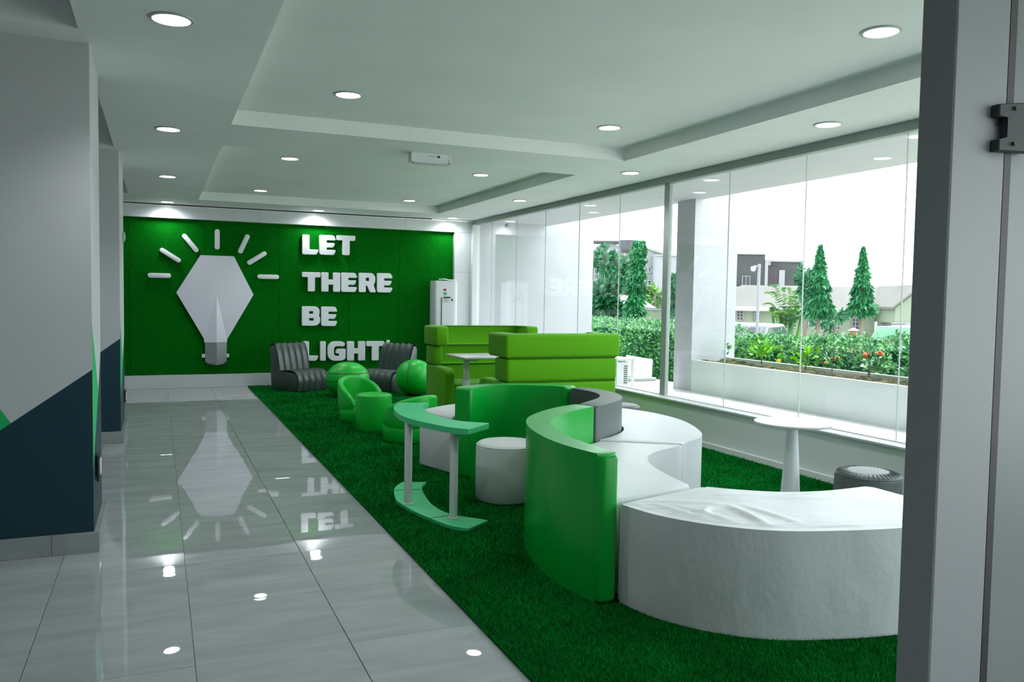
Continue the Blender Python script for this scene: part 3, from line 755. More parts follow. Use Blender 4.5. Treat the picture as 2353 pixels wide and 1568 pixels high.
# ------------------------------------------------------------------ lime booth sofas
def booth(label, x0, x1, yb, s, W=.115, front=.78):
    """back plane at y=yb, facing s (+1 toward +Y, -1 toward -Y)"""
    t = thing('booth_sofa', label, 'booth sofa', ((x0 + x1) / 2, yb, 0), 0, 'lime green booth sofas')
    cx = (x0 + x1) / 2; hw = (x1 - x0) / 2
    FOOT.append([(x0 - .04, yb - .05 * s), (x1 + .04, yb - .05 * s), (x1 + .04, yb + (front + .02) * s), (x0 - .04, yb + (front + .02) * s)])
    def cb(name, xa, xb, ya, yb_, z0, z1, bev=.03, par=t, mt=None):
        lo, hi = sorted((ya * s, yb_ * s))
        return obj(name, B(xa, xb, lo, hi, z0, z1, bev, 3), mt or M['lime'], par, 60)
    ZA, ZBb, ZT, ZSd = .625, .865, 1.105, .44
    cb('base', -hw + .02, hw - .02, .03, front - .04, Z0, .30, .01)
    cb('seat', -hw + W + .012, hw - W - .012, .16, front - .02, .30, ZSd, .035)
    # three padded bands of the back, each wrapping round into a wing
    bands = ((Z0, ZA - .004, .14, None), (ZA + .004, ZBb - .004, .14, .34), (ZBb + .004, ZT, .165, .47))
    for k, (z0, z1, th, wf_) in enumerate(bands):
        out = 0.0 if k < 2 else .022
        if wf_ is None:
            cb('back_band', -hw + .004, hw - .004, 0, th, z0, z1, .03)
        else:
            W2 = W + (.03 if k == 2 else 0)
            pts = [(-hw - out, -out), (hw + out, -out), (hw + out, wf_), (hw - W2, wf_), (hw - W2, th), (-hw + W2, th), (-hw + W2, wf_), (-hw - out, wf_)]
            pts = [(x, y * s) for x, y in (pts if s > 0 else pts[::-1])]
            obj('back_band', prism(bmesh.new(), pts, z0, z1, .03, 3, 30), M['lime'], t, 60)
    for sx in (-1, 1):
        xa, xb = sorted((sx * hw, sx * (hw - W - .01)))
        prof = [(.06, Z0), (front, Z0), (front, .555), (front - .03, .60), (front - .12, .622), (.06, .622)]
        bm = prism(bmesh.new(), [(y * s, z) for y, z in (prof if s > 0 else prof[::-1])], xa, xb, .022, 3, 25)
        for v in bm.verts: v.co = Vector((v.co.z, v.co.x, v.co.y))
        obj('arm', bm, M['lime'], t, 60)
    for z in (ZA, ZBb):
        cb('seam', -hw + .012, hw - .012, .012, .13, z - .008, z + .008, 0, t, M['lime_seam'])
    return t
booth('lime green booth sofa facing the viewer, farther of the pair', 3.08, 4.40, 9.87, -1)
booth('lime green booth sofa showing its back, nearer of the pair', 3.13, 4.37, 7.36, 1)

t = thing('booth_table', 'white rectangular table on telescopic legs between the booth sofas', 'table', (3.62, 8.76, 0))
obj('tabletop', B(-.54, .62, -.33, .34, .775, .80, .012, 2), M['white_top'], t, 40)
for sx in (-.40, .46):
    lg = obj('leg', B(sx - .032, sx + .032, -.045, .045, .04, .52, .008, 2), M['white_metal'], t, 40)
    obj('inner_column', B(sx - .026, sx + .026, -.038, .038, .52, .75, .006, 2), M['white_metal'], lg, 40)
    obj('foot', B(sx - .035, sx + .035, -.28, .28, Z0, .04, .008, 1), M['white_metal'], lg, 40)
    FOOT.append([(3.62 + sx + a, 8.76 + b) for a, b in ((-.05, -.3), (.05, -.3), (.05, .3), (-.05, .3))])
    obj('bracket', B(sx - .05, sx + .05, -.24, .24, .75, .775, .004, 1), M['white_metal'], lg, 40)

# ------------------------------------------------------------------ air conditioner tower in the corner
FOOT.append([(4.22, 13.0), (4.68, 13.0), (4.68, 13.5), (4.22, 13.5)])
t = thing('air_conditioner', 'white floor standing air conditioner tower in the far corner', 'air conditioner', (4.45, 13.25, 0))
pts = rounded([(-.20, -.16), (.19, -.20), (.19, .16), (-.20, .16)], [.03, .09, .02, .02], 6)
obj('cabinet', prism(bmesh.new(), pts, Z0, 1.735, .008, 2, 30), M['plastic'], t, 40)
obj('side_groove', B(-.105, -.095, -.182, -.172, .1, 1.46), M['bracket'], t)
obj('outlet_slot', B(-.07, .05, -.195, -.183, 1.445, 1.468, .003, 1), M['bracket'], t)
obj('display', B(.07, .095, -.2, -.188, 1.40, 1.435, .003, 1), M['bracket'], t)
lb = obj('sticker', lathe(bmesh.new(), [(.028, 0), (.028, .004)], 20), M['red'], t); lb.rotation_euler = (radians(90), 0, radians(-6)); lb.location = (-.045, -.176, 1.585); lb.scale = (1, .7, 1); lb['label'] = 'red oval sticker'
lb = obj('sticker', lathe(bmesh.new(), [(.030, 0), (.030, .004)], 20), M['sticker'], t); lb.rotation_euler = (radians(90), 0, radians(-6)); lb.location = (-.04, -.177, 1.52); lb['label'] = 'round green sticker'
for z in (1.41, 1.385): obj('label_strip', B(-.06, .03, -.1905, -.182, z, z + .006), M['grey_plastic'], t)
tube_ = tube(bmesh.new(), [(-.13, -.1, 1.76), (-.03, -.12, 1.765), (.06, -.08, 1.75), (.19, -.1, 1.752)], .010, 6)
obj('top_trim', tube_, M['plastic'], t, 180)
t = thing('security_camera', 'small white security camera hanging under the porch soffit', 'camera', (5.35, 12.7, 2.715))
bm = lathe(bmesh.new(), [(.035, 0), (.037, .01), (.037, .09), (.03, .1)], 16)
for v in bm.verts: v.co = Vector((v.co.x, -v.co.z, v.co.y - .05))
obj('housing', bm, M['grey_plastic'], t, 40); obj('mount', B(-.012, .012, -.05, -.03, -.03, .045), M['plastic'], t)

# ------------------------------------------------------------------ porch: terrace, soffit, pillar, planter
M['render_wall'] = mat('white_render', rgb(186, 186, 192), .6, noise=(2, rgb(180, 181, 187), 4))
M['planter'] = mat('planter_render', rgb(214, 220, 220), .6, noise=(1.4, rgb(204, 212, 211), 5))
M['terrace'] = mat('pale_terrace', rgb(225, 225, 226), .5)
M['soil'] = mat('dry_soil', rgb(40, 38, 27), .95, .1, noise=(14, rgb(104, 102, 74), 6), bump=(25, 1, .05))
M['ground'] = mat('pale_ground', rgb(212, 211, 202), .9, .1, noise=(.5, rgb(196, 200, 180), 6))
M['leaf'] = mat('hedge_leaf', rgb(22, 100, 60), .3, .6, noise=(5, rgb(112, 178, 104), 4))
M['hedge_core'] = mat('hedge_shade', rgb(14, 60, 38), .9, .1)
M['tree_leaf'] = mat('mast_tree_leaf', rgb(6, 84, 50), .45, .4, noise=(1.6, rgb(44, 122, 70), 4))
M['bush_leaf'] = mat('bush_leaf', rgb(24, 82, 54), .45, .4, noise=(1.4, rgb(56, 118, 80), 4))
M['lime_leaf'] = mat('young_leaf', rgb(118, 190, 14), .4, .4, noise=(6, rgb(70, 160, 20), 3))
M['palm_leaf'] = mat('palm_leaf', rgb(28, 92, 38), .45, .4, noise=(1.2, rgb(84, 130, 26), 3))
M['trunk'] = mat('grey_trunk', rgb(112, 104, 92), .8, .2)
M['orange'] = mat('orange_flower', rgb(220, 96, 30), .5)
M['yellow'] = mat('yellow_flower', rgb(214, 160, 10), .5)
M['house'] = mat('pale_green_wall', rgb(116, 126, 108), .7)
M['house_white'] = mat('off_white_wall', rgb(128, 128, 133), .7)
M['roof'] = mat('grey_roof_sheet', rgb(78, 77, 74), .6, noise=(.35, rgb(92, 89, 82), 5))
M['grey_block'] = mat('grey_render', rgb(54, 55, 58), .7, noise=(.5, rgb(49, 50, 53), 4))
M['maroon'] = mat('maroon_panel', rgb(46, 37, 46), .6)
M['pane'] = mat('dark_window', rgb(40, 42, 48), .3, .5)
M['pane_l'] = mat('pale_window', rgb(80, 85, 85), .3, .5)
M['brick'] = mat('brick_pier', rgb(140, 72, 44), .8)
M['car_paint'] = mat('silver_paint', rgb(104, 106, 110), .3, .5, coat=.4)
M['car_green'] = mat('green_paint', rgb(8, 112, 66), .3, .5, coat=.6)
M['car_glass'] = mat('car_glass', rgb(62, 64, 70), .08, .6)
M['tyre'] = mat('tyre', rgb(40, 42, 46), .7)
M['shed'] = mat('white_sheet', rgb(132, 132, 140), .5)
M['tank'] = mat('dark_tank', rgb(70, 70, 75), .6, noise=(3, rgb(56, 56, 60), 4))

GZ = -.80
prop(obj('ground', B(4.4, 140, -60, 140, GZ - .4, GZ), M['ground']), kind='structure')
prop(obj('trim_1', B(5.16, 6.42, -4, 13.449, 2.765, 3.3), M['render_wall']), kind='structure')          # porch soffit
prop(obj('terrace_slab', B(5.2, 6.75, -4, 13.9, GZ, .2995), M['terrace']), kind='structure')
prop(obj('wall_porch_end', B(5.16, 7.42, 13.45, 13.9, .30, 3.3), M['render_wall']), kind='structure')
prop(obj('pillar', B(6.3, 6.98, 8.76, 9.15, .30, 3.4), M['render_wall']), kind='structure')
pl_ = thing('planter', 'long low white planter wall with dry soil outside the window', 'planter', (6.6, 5, .30))
bm = bmesh.new(); box(bm, 6.3 - 6.6, 6.36 - 6.6, .6 - 5, 8.755 - 5, 0, .405); box(bm, 6.84 - 6.6, 6.90 - 6.6, .6 - 5, 8.755 - 5, 0, .43)
box(bm, 6.36 - 6.6, 6.84 - 6.6, .6 - 5, .66 - 5, 0, .405)
obj('trough', bm, M['planter'], pl_)
bm = bmesh.new(); nx, ny = 9, 110; V = []
for i in range(nx):
    for j in range(ny):
        V.append(bm.verts.new((6.362 - 6.6 + .476 * i / (nx - 1), .662 - 5 + (8.753 - .662) * j / (ny - 1), .375 + random.uniform(-.012, .022) + .02 * sin(j * .35 + i))))
for i in range(nx - 1):
    for j in range(ny - 1): bm.faces.new((V[i * ny + j], V[(i + 1) * ny + j], V[(i + 1) * ny + j + 1], V[i * ny + j + 1]))
prop(obj('soil', bm, M['soil'], pl_, 180), kind='stuff')

t = thing('outdoor_condenser', 'white slotted condenser box on the porch, at the edge of the lime booth', 'air conditioner', (5.80, 9.55, .30))
obj('cabinet', B(-.16, .02, -.05, .35, .0, .33, .01, 1), M['plastic'], t)
bm = bmesh.new()
for a in ((-.2, .09, -.08, .4, .345, .375), (.06, .09, -.08, -.05, 0, .345), (-.2, -.17, -.08, -.05, 0, .345), (.06, .09, .36, .39, 0, .345)): box(bm, *a)
obj('cage', bm, M['plastic'], t)
for k in range(9): obj('slot', B(-.055, .0, -.0525, -.05, .04 + .028 * k, .053 + .028 * k), M['bracket'], t)
t = thing('tilted_panel', 'white tilted panel on a low stand outside between condenser and mullion', 'panel', (6.36, 10.12, .30))
bm = B(-.20, .20, -.012, .012, 0, .34, .006, 1)
bmesh.ops.rotate(bm, verts=bm.verts[:], cent=(0, 0, 0), matrix=Matrix.Rotation(radians(-28), 3, 'X'))
o = obj('board', bm, M['plastic'], t); o.location = (0, 0, .03); o.rotation_euler = (0, radians(9), radians(-20))
obj('stand', B(-.22, .24, -.12, .10, 0, .05, .01, 1), M['grey_plastic'], t)

# ------------------------------------------------------------------ leaves and plants
def leaf_mesh(name, P, D, L, W, N=None):
    """leaves at points P with length directions D: two triangles each, folded along the rib"""
    n = len(P); D = D / np.linalg.norm(D, axis=1)[:, None]
    if N is None: N = rng.normal(size=(n, 3))
    S = np.cross(D, N); S /= np.linalg.norm(S, axis=1)[:, None] + 1e-9; U = np.cross(S, D)
    L = np.asarray(L).reshape(-1, 1) * np.ones((n, 1)); W = np.asarray(W).reshape(-1, 1) * np.ones((n, 1))
    co = np.stack([P, P + D * L * .5 + S * W * .5 - U * W * .15, P + D * L, P + D * L * .5 - S * W * .5 - U * W * .15], 1).astype(np.float32)
    me = bpy.data.meshes.new(name); me.vertices.add(n * 4); me.vertices.foreach_set('co', co.ravel())
    idx = (np.arange(n)[:, None] * 4 + np.array([0, 1, 2, 0, 2, 3])[None]).ravel().astype(np.int32)
    me.loops.add(n * 6); me.loops.foreach_set('vertex_index', idx)
    me.polygons.add(n * 2); me.polygons.foreach_set('loop_start', np.arange(0, n * 6, 3, dtype=np.int32))
    me.update(calc_edges=True)
    return me
def hedge(label, x0, x1, y0, y1, z1, n, size=.056):
    n = int(n * 1.8)
    t = thing('hedge', label, 'hedge', ((x0 + x1) / 2, (y0 + y1) / 2, GZ), 0, 'clipped hedges beyond the porch')
    c = np.array([(x0 + x1) / 2, (y0 + y1) / 2, GZ]); h = np.array([(x1 - x0) / 2, (y1 - y0) / 2, z1 - GZ])
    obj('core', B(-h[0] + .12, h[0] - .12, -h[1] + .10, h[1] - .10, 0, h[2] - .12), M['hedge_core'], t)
    f = rng.random(n); P = np.empty((n, 3)); Nn = np.zeros((n, 3))
    u, v = rng.random(n) * 2 - 1, rng.random(n)
    a = f < .62; P[a] = np.c_[np.full(a.sum(), -h[0]), u[a] * h[1], v[a] * h[2]]; Nn[a] = (-1, 0, 0)
    b = (f >= .62) & (f < .86); P[b] = np.c_[(v[b] * 2 - 1) * h[0], u[b] * h[1], np.full(b.sum(), h[2])]; Nn[b] = (0, 0, 1)
    g = f >= .86; P[g] = np.c_[u[g] * h[0], np.where(rng.random(g.sum()) < .5, -h[1], h[1]), v[g] * h[2]]; Nn[g] = np.c_[np.zeros(g.sum()), np.sign(P[g][:, 1]), np.zeros(g.sum())]
    P += Nn * (.05 * np.sin(P[:, [1]] * 4.1 + P[:, [2]] * 5) + rng.normal(size=(n, 1)) * .045) - Nn * .02
    D = Nn * .7 + rng.normal(size=(n, 3)) * .6 + np.array([0, 0, .2])
    prop(link_mesh('foliage', leaf_mesh('foliage', P, D, size * (.7 + .7 * rng.random(n)), size * .62 * (.7 + .6 * rng.random(n))), M['leaf'], t), kind='stuff')
    return t
hedge('tall clipped hedge behind the window mullion, left of the porch pillar', 8.6, 9.5, 11.45, 19.0, .98, 9000)
hedge('clipped hedge beside the pillar, in front of the silver car', 8.6, 9.4, 9.98, 11.0, .83, 3100)
hedge('clipped hedge in the middle of the window view, under the first pointed tree', 8.6, 9.4, 8.46, 9.74, .88, 3600)
hedge('low hedge joining its taller neighbours in front of the silver car', 7.85, 8.25, 8.72, 9.2, .36, 900)
hedge('clipped hedge in front of the green car, next to the door post', 8.7, 9.5, 4.6, 8.12, .96, 7600)

def plant(name, label, base, h, n, size, mt, stem=.012, flowers=None, spread=.22, cat='plant', group=None, low=.35):
    t = thing(name, label, cat, base, 0, group)
    obj('stem', tube(bmesh.new(), [(0, 0, .0), (.01, .01, h * .35), (-.005, .0, h * .8)], stem, 6, False, stem * .5), M['trunk'], t, 180)
    P = rng.normal(size=(n, 3)) * np.array([spread * .28, spread * .28, h * .2]) + np.array([0, 0, h * (low + 1) / 2])
    P[:, 2] = np.maximum(P[:, 2], .075); P[:, :2] = np.clip(P[:, :2], -spread, spread)
    D = P - np.array([0, 0, h * (low + .1)]); D[:, 2] = np.abs(D[:, 2]) * .4 + .05; D += rng.normal(size=(n, 3)) * .04
    prop(link_mesh('foliage', leaf_mesh('foliage', P, D, size * (.7 + .6 * rng.random(n)), size * .4), mt, t), kind='stuff')
    for (x, y, z, r, fm) in flowers or ():
        bm = bmesh.new()
        for k in range(9):
            a = rng.random() * 2 * pi; q = rng.random() * r
            bmesh.ops.create_icosphere(bm, subdivisions=1, radius=r * .45, matrix=Matrix.Translation((x + q * cos(a), y + q * sin(a), z + rng.random() * r * .7)))
        obj('blossom', bm, fm, t, 180)
    return t
G_P = 'plants in the white planter'
PZ = .30 + .42
plant('small_plant', 'tiny sprout in the soil at the foot of the porch pillar', (6.50, 8.35, PZ), .17, 12, .075, M['leaf'], .006, None, .12, group=G_P, low=.6)
plant('leafy_plant', 'bright yellow-green leafy plant in the planter, in front of the silver car', (6.62, 7.80, PZ), .23, 60, .10, M['lime_leaf'], .009, None, .24, group=G_P)
plant('leafy_plant', 'slim pale green plant in the planter, below the first pointed tree', (6.62, 7.07, PZ), .20, 26, .11, M['lime_leaf'], .009, None, .18, group=G_P, low=.5)
plant('flowering_plant', 'small yellow and orange flower beside the gap in the hedges', (6.66, 6.72, PZ), .15, 22, .07, M['leaf'], .006, [(0, 0, .13, .03, M['orange']), (.05, -.04, .15, .02, M['yellow']), (-.05, .04, .09, .022, M['yellow'])], .16, group=G_P)
plant('flowering_shrub', 'shrub with orange blossoms in the planter, below the second pointed tree', (6.62, 6.18, PZ), .23, 120, .085, M['leaf'], .014, [(-.03, .02, .20, .042, M['orange']), (.06, -.09, .22, .044, M['orange'])], .32, group=G_P, low=.2)
plant('flowering_plant', 'low yellow flowers in the planter beside the door post', (6.68, 5.62, PZ), .15, 90, .07, M['leaf'], .006, [(.02 * k, .07 * (k - 3), .10 + .02 * (k % 3), .022, M['yellow']) for k in range(7)], .3, group=G_P, low=.1)
plant('flowering_plant', 'yellow flowering bush behind the planter, in front of the low hedge', (7.35, 8.35, GZ), 1.52, 130, .07, M['leaf'], .012, [(-.06, .03, 1.44, .036, M['yellow']), (-.03, -.06, 1.50, .03, M['yellow']), (-.1, .0, 1.32, .028, M['yellow']), (-.08, -.06, 1.22, .03, M['yellow'])], .30, low=.5)

def mast_tree(label, px, d, ytop, ybot, ybase, wpx, n, taper, mt=None, lean=0.0):
    """narrow tree with hanging leaves, d metres ahead"""
    b = at(px, ybot, d); tp = at(px, ytop, d); g = Vector((b.x, b.y, GZ)); h = tp.z - b.z; hw = wpx / FPX * d / 2
    t = thing('mast_tree', label, 'tree', g, 0, 'pointed trees beyond the hedge')
    zb = b.z - GZ
    obj('trunk', tube(bmesh.new(), [(0, 0, 0), (.02, 0, zb * .6), (0, 0, zb + h * .8)], .09, 7, False, .03), M['trunk'], t, 180)
    v = rng.random(n) ** (1.25 if taper else 1.0); a = rng.random(n) * 2 * pi
    R = hw * (np.clip(1.0 - v, 0, 1) ** .95 + .02 if taper else np.where(v > .9, .75, .82 + .16 * np.sin(v * 17)))
    R = R * (1 + .13 * np.sin(v * 38 + 2 * np.sin(a)))
    r = R * (.55 + .45 * rng.random(n) ** .5)
    P = np.c_[r * np.cos(a) + lean * v * h, r * np.sin(a), zb + v * h]
    D = np.c_[np.cos(a) * .55, np.sin(a) * .55, np.full(n, -.9)] + rng.normal(size=(n, 3)) * .3
    prop(link_mesh('foliage', leaf_mesh('foliage', P, D, .23 * d / 24 * (.7 + .6 * rng.random(n)) * (1.15 - .8 * v), .075 * d / 24), mt or M['tree_leaf'], t), kind='stuff')
    return t
mast_tree('column shaped tree with hanging leaves behind the hedge, left of the window mullion', 1458, 22, 553, 720, 735, 34, 2600, False, lean=.05)
mast_tree('dense pointed tree with hanging leaves in the middle of the window view', 1880, 24, 562, 718, 755, 50, 3200, True)
mast_tree('thinner pointed tree with hanging leaves nearer the door post', 1979, 24, 566, 716, 760, 46, 1700, True)

def leafy_tree(name, label, px, py, d, wpx, hpx, n, mt, size=.22, cat='tree', group=None):
    c = at(px, py, d); hw, hh = wpx / FPX * d / 2, hpx / FPX * d / 2
    t = thing(name, label, cat, (c.x, c.y, GZ), 0, group)
    zc = c.z - GZ
    obj('trunk', tube(bmesh.new(), [(0, 0, 0), (.05, .02, zc * .6), (0, 0, zc)], .08, 7, False, .04), M['trunk'], t, 180)
    blobs = [(rng.normal(size=3) * np.array([.45, .45, .42]), .35 + .25 * rng.random()) for _ in range(9)]
    P = []
    for k in range(n):
        bc, br = blobs[int(rng.random() * 9)]; q = rng.normal(size=3); q /= np.linalg.norm(q)
        P.append(np.clip(bc + q * br * (.7 + .3 * rng.random()), -1.05, 1.05))
    P = np.array(P) * np.array([hw, hw, hh]); D = P / (np.linalg.norm(P, axis=1)[:, None] + 1e-6) + rng.normal(size=(n, 3)) * .6 + np.array([0, 0, -.2])
    P[:, 2] += zc
    prop(link_mesh('foliage', leaf_mesh('foliage', P, D, size * (.7 + .6 * rng.random(n)), size * .5), mt, t), kind='stuff')
    return t
leafy_tree('round_bush', 'round blue-green bush above the hedge beside the white porch wall', 1386, 690, 24, 74, 78, 1800, M['bush_leaf'], .26, 'bush')
leafy_tree('slim_tree', 'slim tree in front of the grid windows of the old hall', 1396, 618, 32, 38, 90, 650, M['bush_leaf'], .28)
leafy_tree('slim_tree', 'tree between the old hall and the column shaped tree', 1432, 640, 36, 40, 90, 700, M['bush_leaf'], .28)
leafy_tree('slim_tree', 'pale green bush behind the shed, left of the mullion', 1505, 678, 34, 70, 34, 500, M['palm_leaf'], .28)
leafy_tree('slim_tree', 'sparse tree seen between the mullion and the porch pillar', 1552, 690, 26, 30, 90, 500, M['bush_leaf'], .26)
leafy_tree('slim_tree', 'grey-green sparse tree left of the dense pointed tree', 1852, 655, 30, 34, 70, 420, M['bush_leaf'], .26)
leafy_tree('slim_tree', 'thin shrub below the house windows between the pointed trees', 1918, 736, 27, 60, 40, 420, M['bush_leaf'], .2)

t_b = at(1806, 768, 34); t = thing('palm_clump', 'clump of arching palm fronds behind the silver car', 'palm', (t_b.x, t_b.y, GZ))
t.scale = (1.32, 1.32, 1.32)
for k in range(7):
    a = k * 2.4; r = .12 + .05 * k
    obj('stem', tube(bmesh.new(), [(r * .6 * cos(a), r * .6 * sin(a), 0), (r * cos(a), r * sin(a), .8), (r * 1.25 * cos(a), r * 1.25 * sin(a), 1.4)], .06, 7, False, .04), M['palm_leaf'], t, 180)
PP, DD = [], []
for k in range(30):
    a = k * 2.39; h0 = .9 + 1.0 * rng.random(); L = .35 + .3 * rng.random(); x0, y0 = .12 * cos(a), .12 * sin(a)
    for q in np.linspace(0, 1, 16):
        p = np.array([x0 + L * q * cos(a) * .9, y0 + L * q * sin(a) * .9, h0 + L * (2.4 * q - 1.5 * q * q)])
        for sgn in (-1, 1):
            for _ in range(2):
                PP.append(p); DD.append(np.array([cos(a) * .6 - sgn * sin(a), sin(a) * .6 + sgn * cos(a), -.25]) + rng.normal(size=3) * .1)
PP, DD = np.array(PP), np.array(DD)
prop(link_mesh('fronds', leaf_mesh('fronds', PP, DD, .20, .035), M['palm_leaf'], t), kind='stuff')

# ------------------------------------------------------------------ houses far behind, in a frame that looks the viewer's way
def far_thing(name, label, cat, px, d, group=None):
    p = at(px, 690, d); return thing(name, label, cat, (p.x, p.y, GZ), -YAW, group)
def lat(px, px0, d): return (px - px0) / FPX * d
def zz(py, d, px=None):
    hy = 678 + (px - 1176) * .0159 if px else 690
    return EYE + (hy - py) / FPX * d - GZ
def wall_window(par, x0, x1, z0, z1, y, grid=(2, 1), pm='pane', frame='house_white'):
    f = bmesh.new(); w = .06
    for a in ((x0, x1, z0, z0 + w), (x0, x1, z1 - w, z1), (x0, x0 + w, z0, z1), (x1 - w, x1, z0, z1)): box(f, a[0], a[1], y - .10, y - .0, a[2], a[3])
    for k in range(1, grid[0]): q = x0 + (x1 - x0) * k / grid[0]; box(f, q - .025, q + .025, y - .09, y - .01, z0, z1)
    for k in range(1, grid[1]): q = z0 + (z1 - z0) * k / grid[1]; box(f, x0, x1, y - .085, y - .015, q - .02, q + .02)
    fo = obj('window', f, M[frame], par)
    obj('pane', B(x0 + .02, x1 - .02, y - .04, y - .02, z0 + .02, z1 - .02), M[pm], fo)
    return fo

D = 52; P0 = 1800
h = far_thing('bungalow', 'pale green bungalow with long grey sheet roof and porch gable', 'house', P0, D)
L_ = lambda px, d=D: lat(px, P0, d)
Zh = lambda py, px=1850, d=D: zz(py, d, px)
ze, zr_ = Zh(697), Zh(655) + .25
obj('wall', B(L_(1670), L_(2012), 0, 6, 0, ze), M['house'], h)
bm = bmesh.new()   # hipped main roof
xa, xb = L_(1655), L_(2090)
v = [bm.verts.new(p) for p in ((xa, -.7, ze - .05), (xb, -.7, ze - .05), (xb, 6.7, ze - .05), (xa, 6.7, ze - .05), (xa + 2.2, 3, zr_), (xb, 3, zr_))]
for f in ((0, 1, 5, 4), (2, 3, 4, 5), (3, 0, 4), (1, 2, 5), (3, 2, 1, 0)): bm.faces.new([v[i] for i in f])
obj('roof', bm, M['roof'], h)
obj('fascia', B(xa, L_(2010), -.74, -.68, ze - .28, ze), M['alu'], h)
for a, b, c_, d_ in ((1692, 1709, 706, 730), (1733, 1748, 706, 730), (1840, 1859, 718, 748), (1917, 1932, 719, 748), (1957, 1976, 719, 748)):
    wall_window(h, L_(a), L_(b), max(Zh(d_), .4), Zh(c_), 0, (2, 3), 'pane' if a != 1840 else 'pane_l')
# porch gable at the right
dG = -2.6; dg = D + dG
gx0, gx1, gxa = L_(2003), L_(2128), L_(2066); zg, zga = ze + .05, Zh(652, 2065)
bm = bmesh.new()
A_ = [bm.verts.new((x, dG, z)) for x, z in ((gx0 + .3, zg - .9), (gx1 - .3, zg - .9), (gx1 - .3, zg), (gxa, zga - .15), (gx0 + .3, zg))]
C_ = [bm.verts.new((p.co.x, 3, p.co.z)) for p in A_]
bm.faces.new(A_); bm.faces.new(C_[::-1])
for i in range(5): bm.faces.new((A_[i], A_[(i + 1) % 5], C_[(i + 1) % 5], C_[i]))
obj('gable', bm, M['house'], h)
for s_, xe in ((-1, gx0), (1, gx1)):
    bm = bmesh.new(); dz = .14
    q = [bm.verts.new(p) for p in ((xe, dG - .3, zg - .08), (gxa, dG - .3, zga), (gxa, 3, zga), (xe, 3, zg - .08), (xe, dG - .3, zg - .08 + dz), (gxa, dG - .3, zga + dz), (gxa, 3, zga + dz), (xe, 3, zg - .08 + dz))]
    for f in ((0, 1, 2, 3), (7, 6, 5, 4), (0, 4, 5, 1), (1, 5, 6, 2), (2, 6, 7, 3), (3, 7, 4, 0)): bm.faces.new([q[i] for i in f])
    obj('gable_roof', bm, M['roof'], h)
obj('porch_beam', B(gx0 + .2, gx1, dG - .05, dG + .25, zg - 1.15, zg - .85), M['house_white'], h)
obj('porch_wall', B(gx0 + .3, gx1, -.4, -.2, 0, zg - .9), M['house'], h)
for a, b in ((2018, 2036), (2062, 2079)): wall_window(h, L_(a), L_(b), 1.0, zg - 1.2, -.4, (2, 2))
for x in (gx0 + .35, gxa + .2, gx1 - .3): obj('porch_post', B(x - .12, x + .12, dG, dG + .24, 0, zg - 1.15), M['house_white'], h)

D2, P2 = 84, 1765
h = far_thing('grey_building', 'dark grey flat roofed building behind the bungalow', 'building', P2, D2)
L2 = lambda px: lat(px, P2, D2); Z2 = lambda py: zz(py, D2, 1765)
obj('wall', B(L2(1640), L2(1755), 0, 8, 0, Z2(577)), M['grey_block'], h)
obj('wall', B(L2(1765), L2(1843), .6, 8, 0, Z2(592)), M['grey_block'], h)
obj('parapet', B(L2(1640), L2(1757), -.15, 8, Z2(577), Z2(574.5)), M['house_white'], h)
obj('parapet', B(L2(1757), L2(1846), .45, 8, Z2(592), Z2(588)), M['house_white'], h)
obj('pier', B(L2(1755), L2(1762), -.1, 1, 0, Z2(588)), M['house_white'], h)
obj('pier', B(L2(1842), L2(1847), .3, 1, 0, Z2(592)), M['house_white'], h)
obj('sign_board', B(L2(1760), L2(1769), .1, .5, Z2(601), Z2(590)), M['house_white'], h)
obj('cladding', B(L2(1762), L2(1791), .3, .6, Z2(650), Z2(604)), M['maroon'], h)
obj('bay', B(L2(1790), L2(1803), .2, .6, Z2(650), Z2(611)), M['house_white'], h)
wall_window(h, L2(1703), L2(1722), Z2(655), Z2(626), 0, (2, 1))
obj('ledge', B(L2(1640), L2(1800), -.4, 0, Z2(655), Z2(651)), M['alu'], h)

D3, P3 = 60, 1460
h = far_thing('old_hall', 'grey hall with barrel roof and grid windows beside the porch wall', 'building', P3, D3)
L3 = lambda px: lat(px, P3, D3); Z3 = lambda py: zz(py, D3, 1400)
obj('wall', B(L3(1330), L3(1452), 0, 8, 0, Z3(590)), M['grey_block'], h)
obj('band', B(L3(1330), L3(1452), -.2, 0, Z3(592), Z3(580)), M['house'], h)
bm = bmesh.new(); c0 = L3(1396); rr = L3(1432) - c0
arc = [(c0 + rr * cos(q), Z3(577) + (Z3(550) - Z3(577)) * sin(q)) for q in np.linspace(0, pi, 17)]
prism(bm, arc, 0, 7.5)
for v in bm.verts: v.co = Vector((v.co.x, v.co.z, v.co.y))
obj('barrel_roof', bm, M['shed'], h, 40)
obj('roof_edge', B(L3(1330), L3(1424), -.5, 1, Z3(551), Z3(546)), M['tank'], h)
for k in range(5):
    a = 1363 + k * 17.5
    wall_window(h, L3(a), L3(a + 15.5), Z3(645), Z3(597), 0, (3, 4), 'pane', 'alu')
wall_window(h, L3(1366), L3(1412), Z3(672), Z3(650), 0, (4, 2), 'maroon', 'alu')

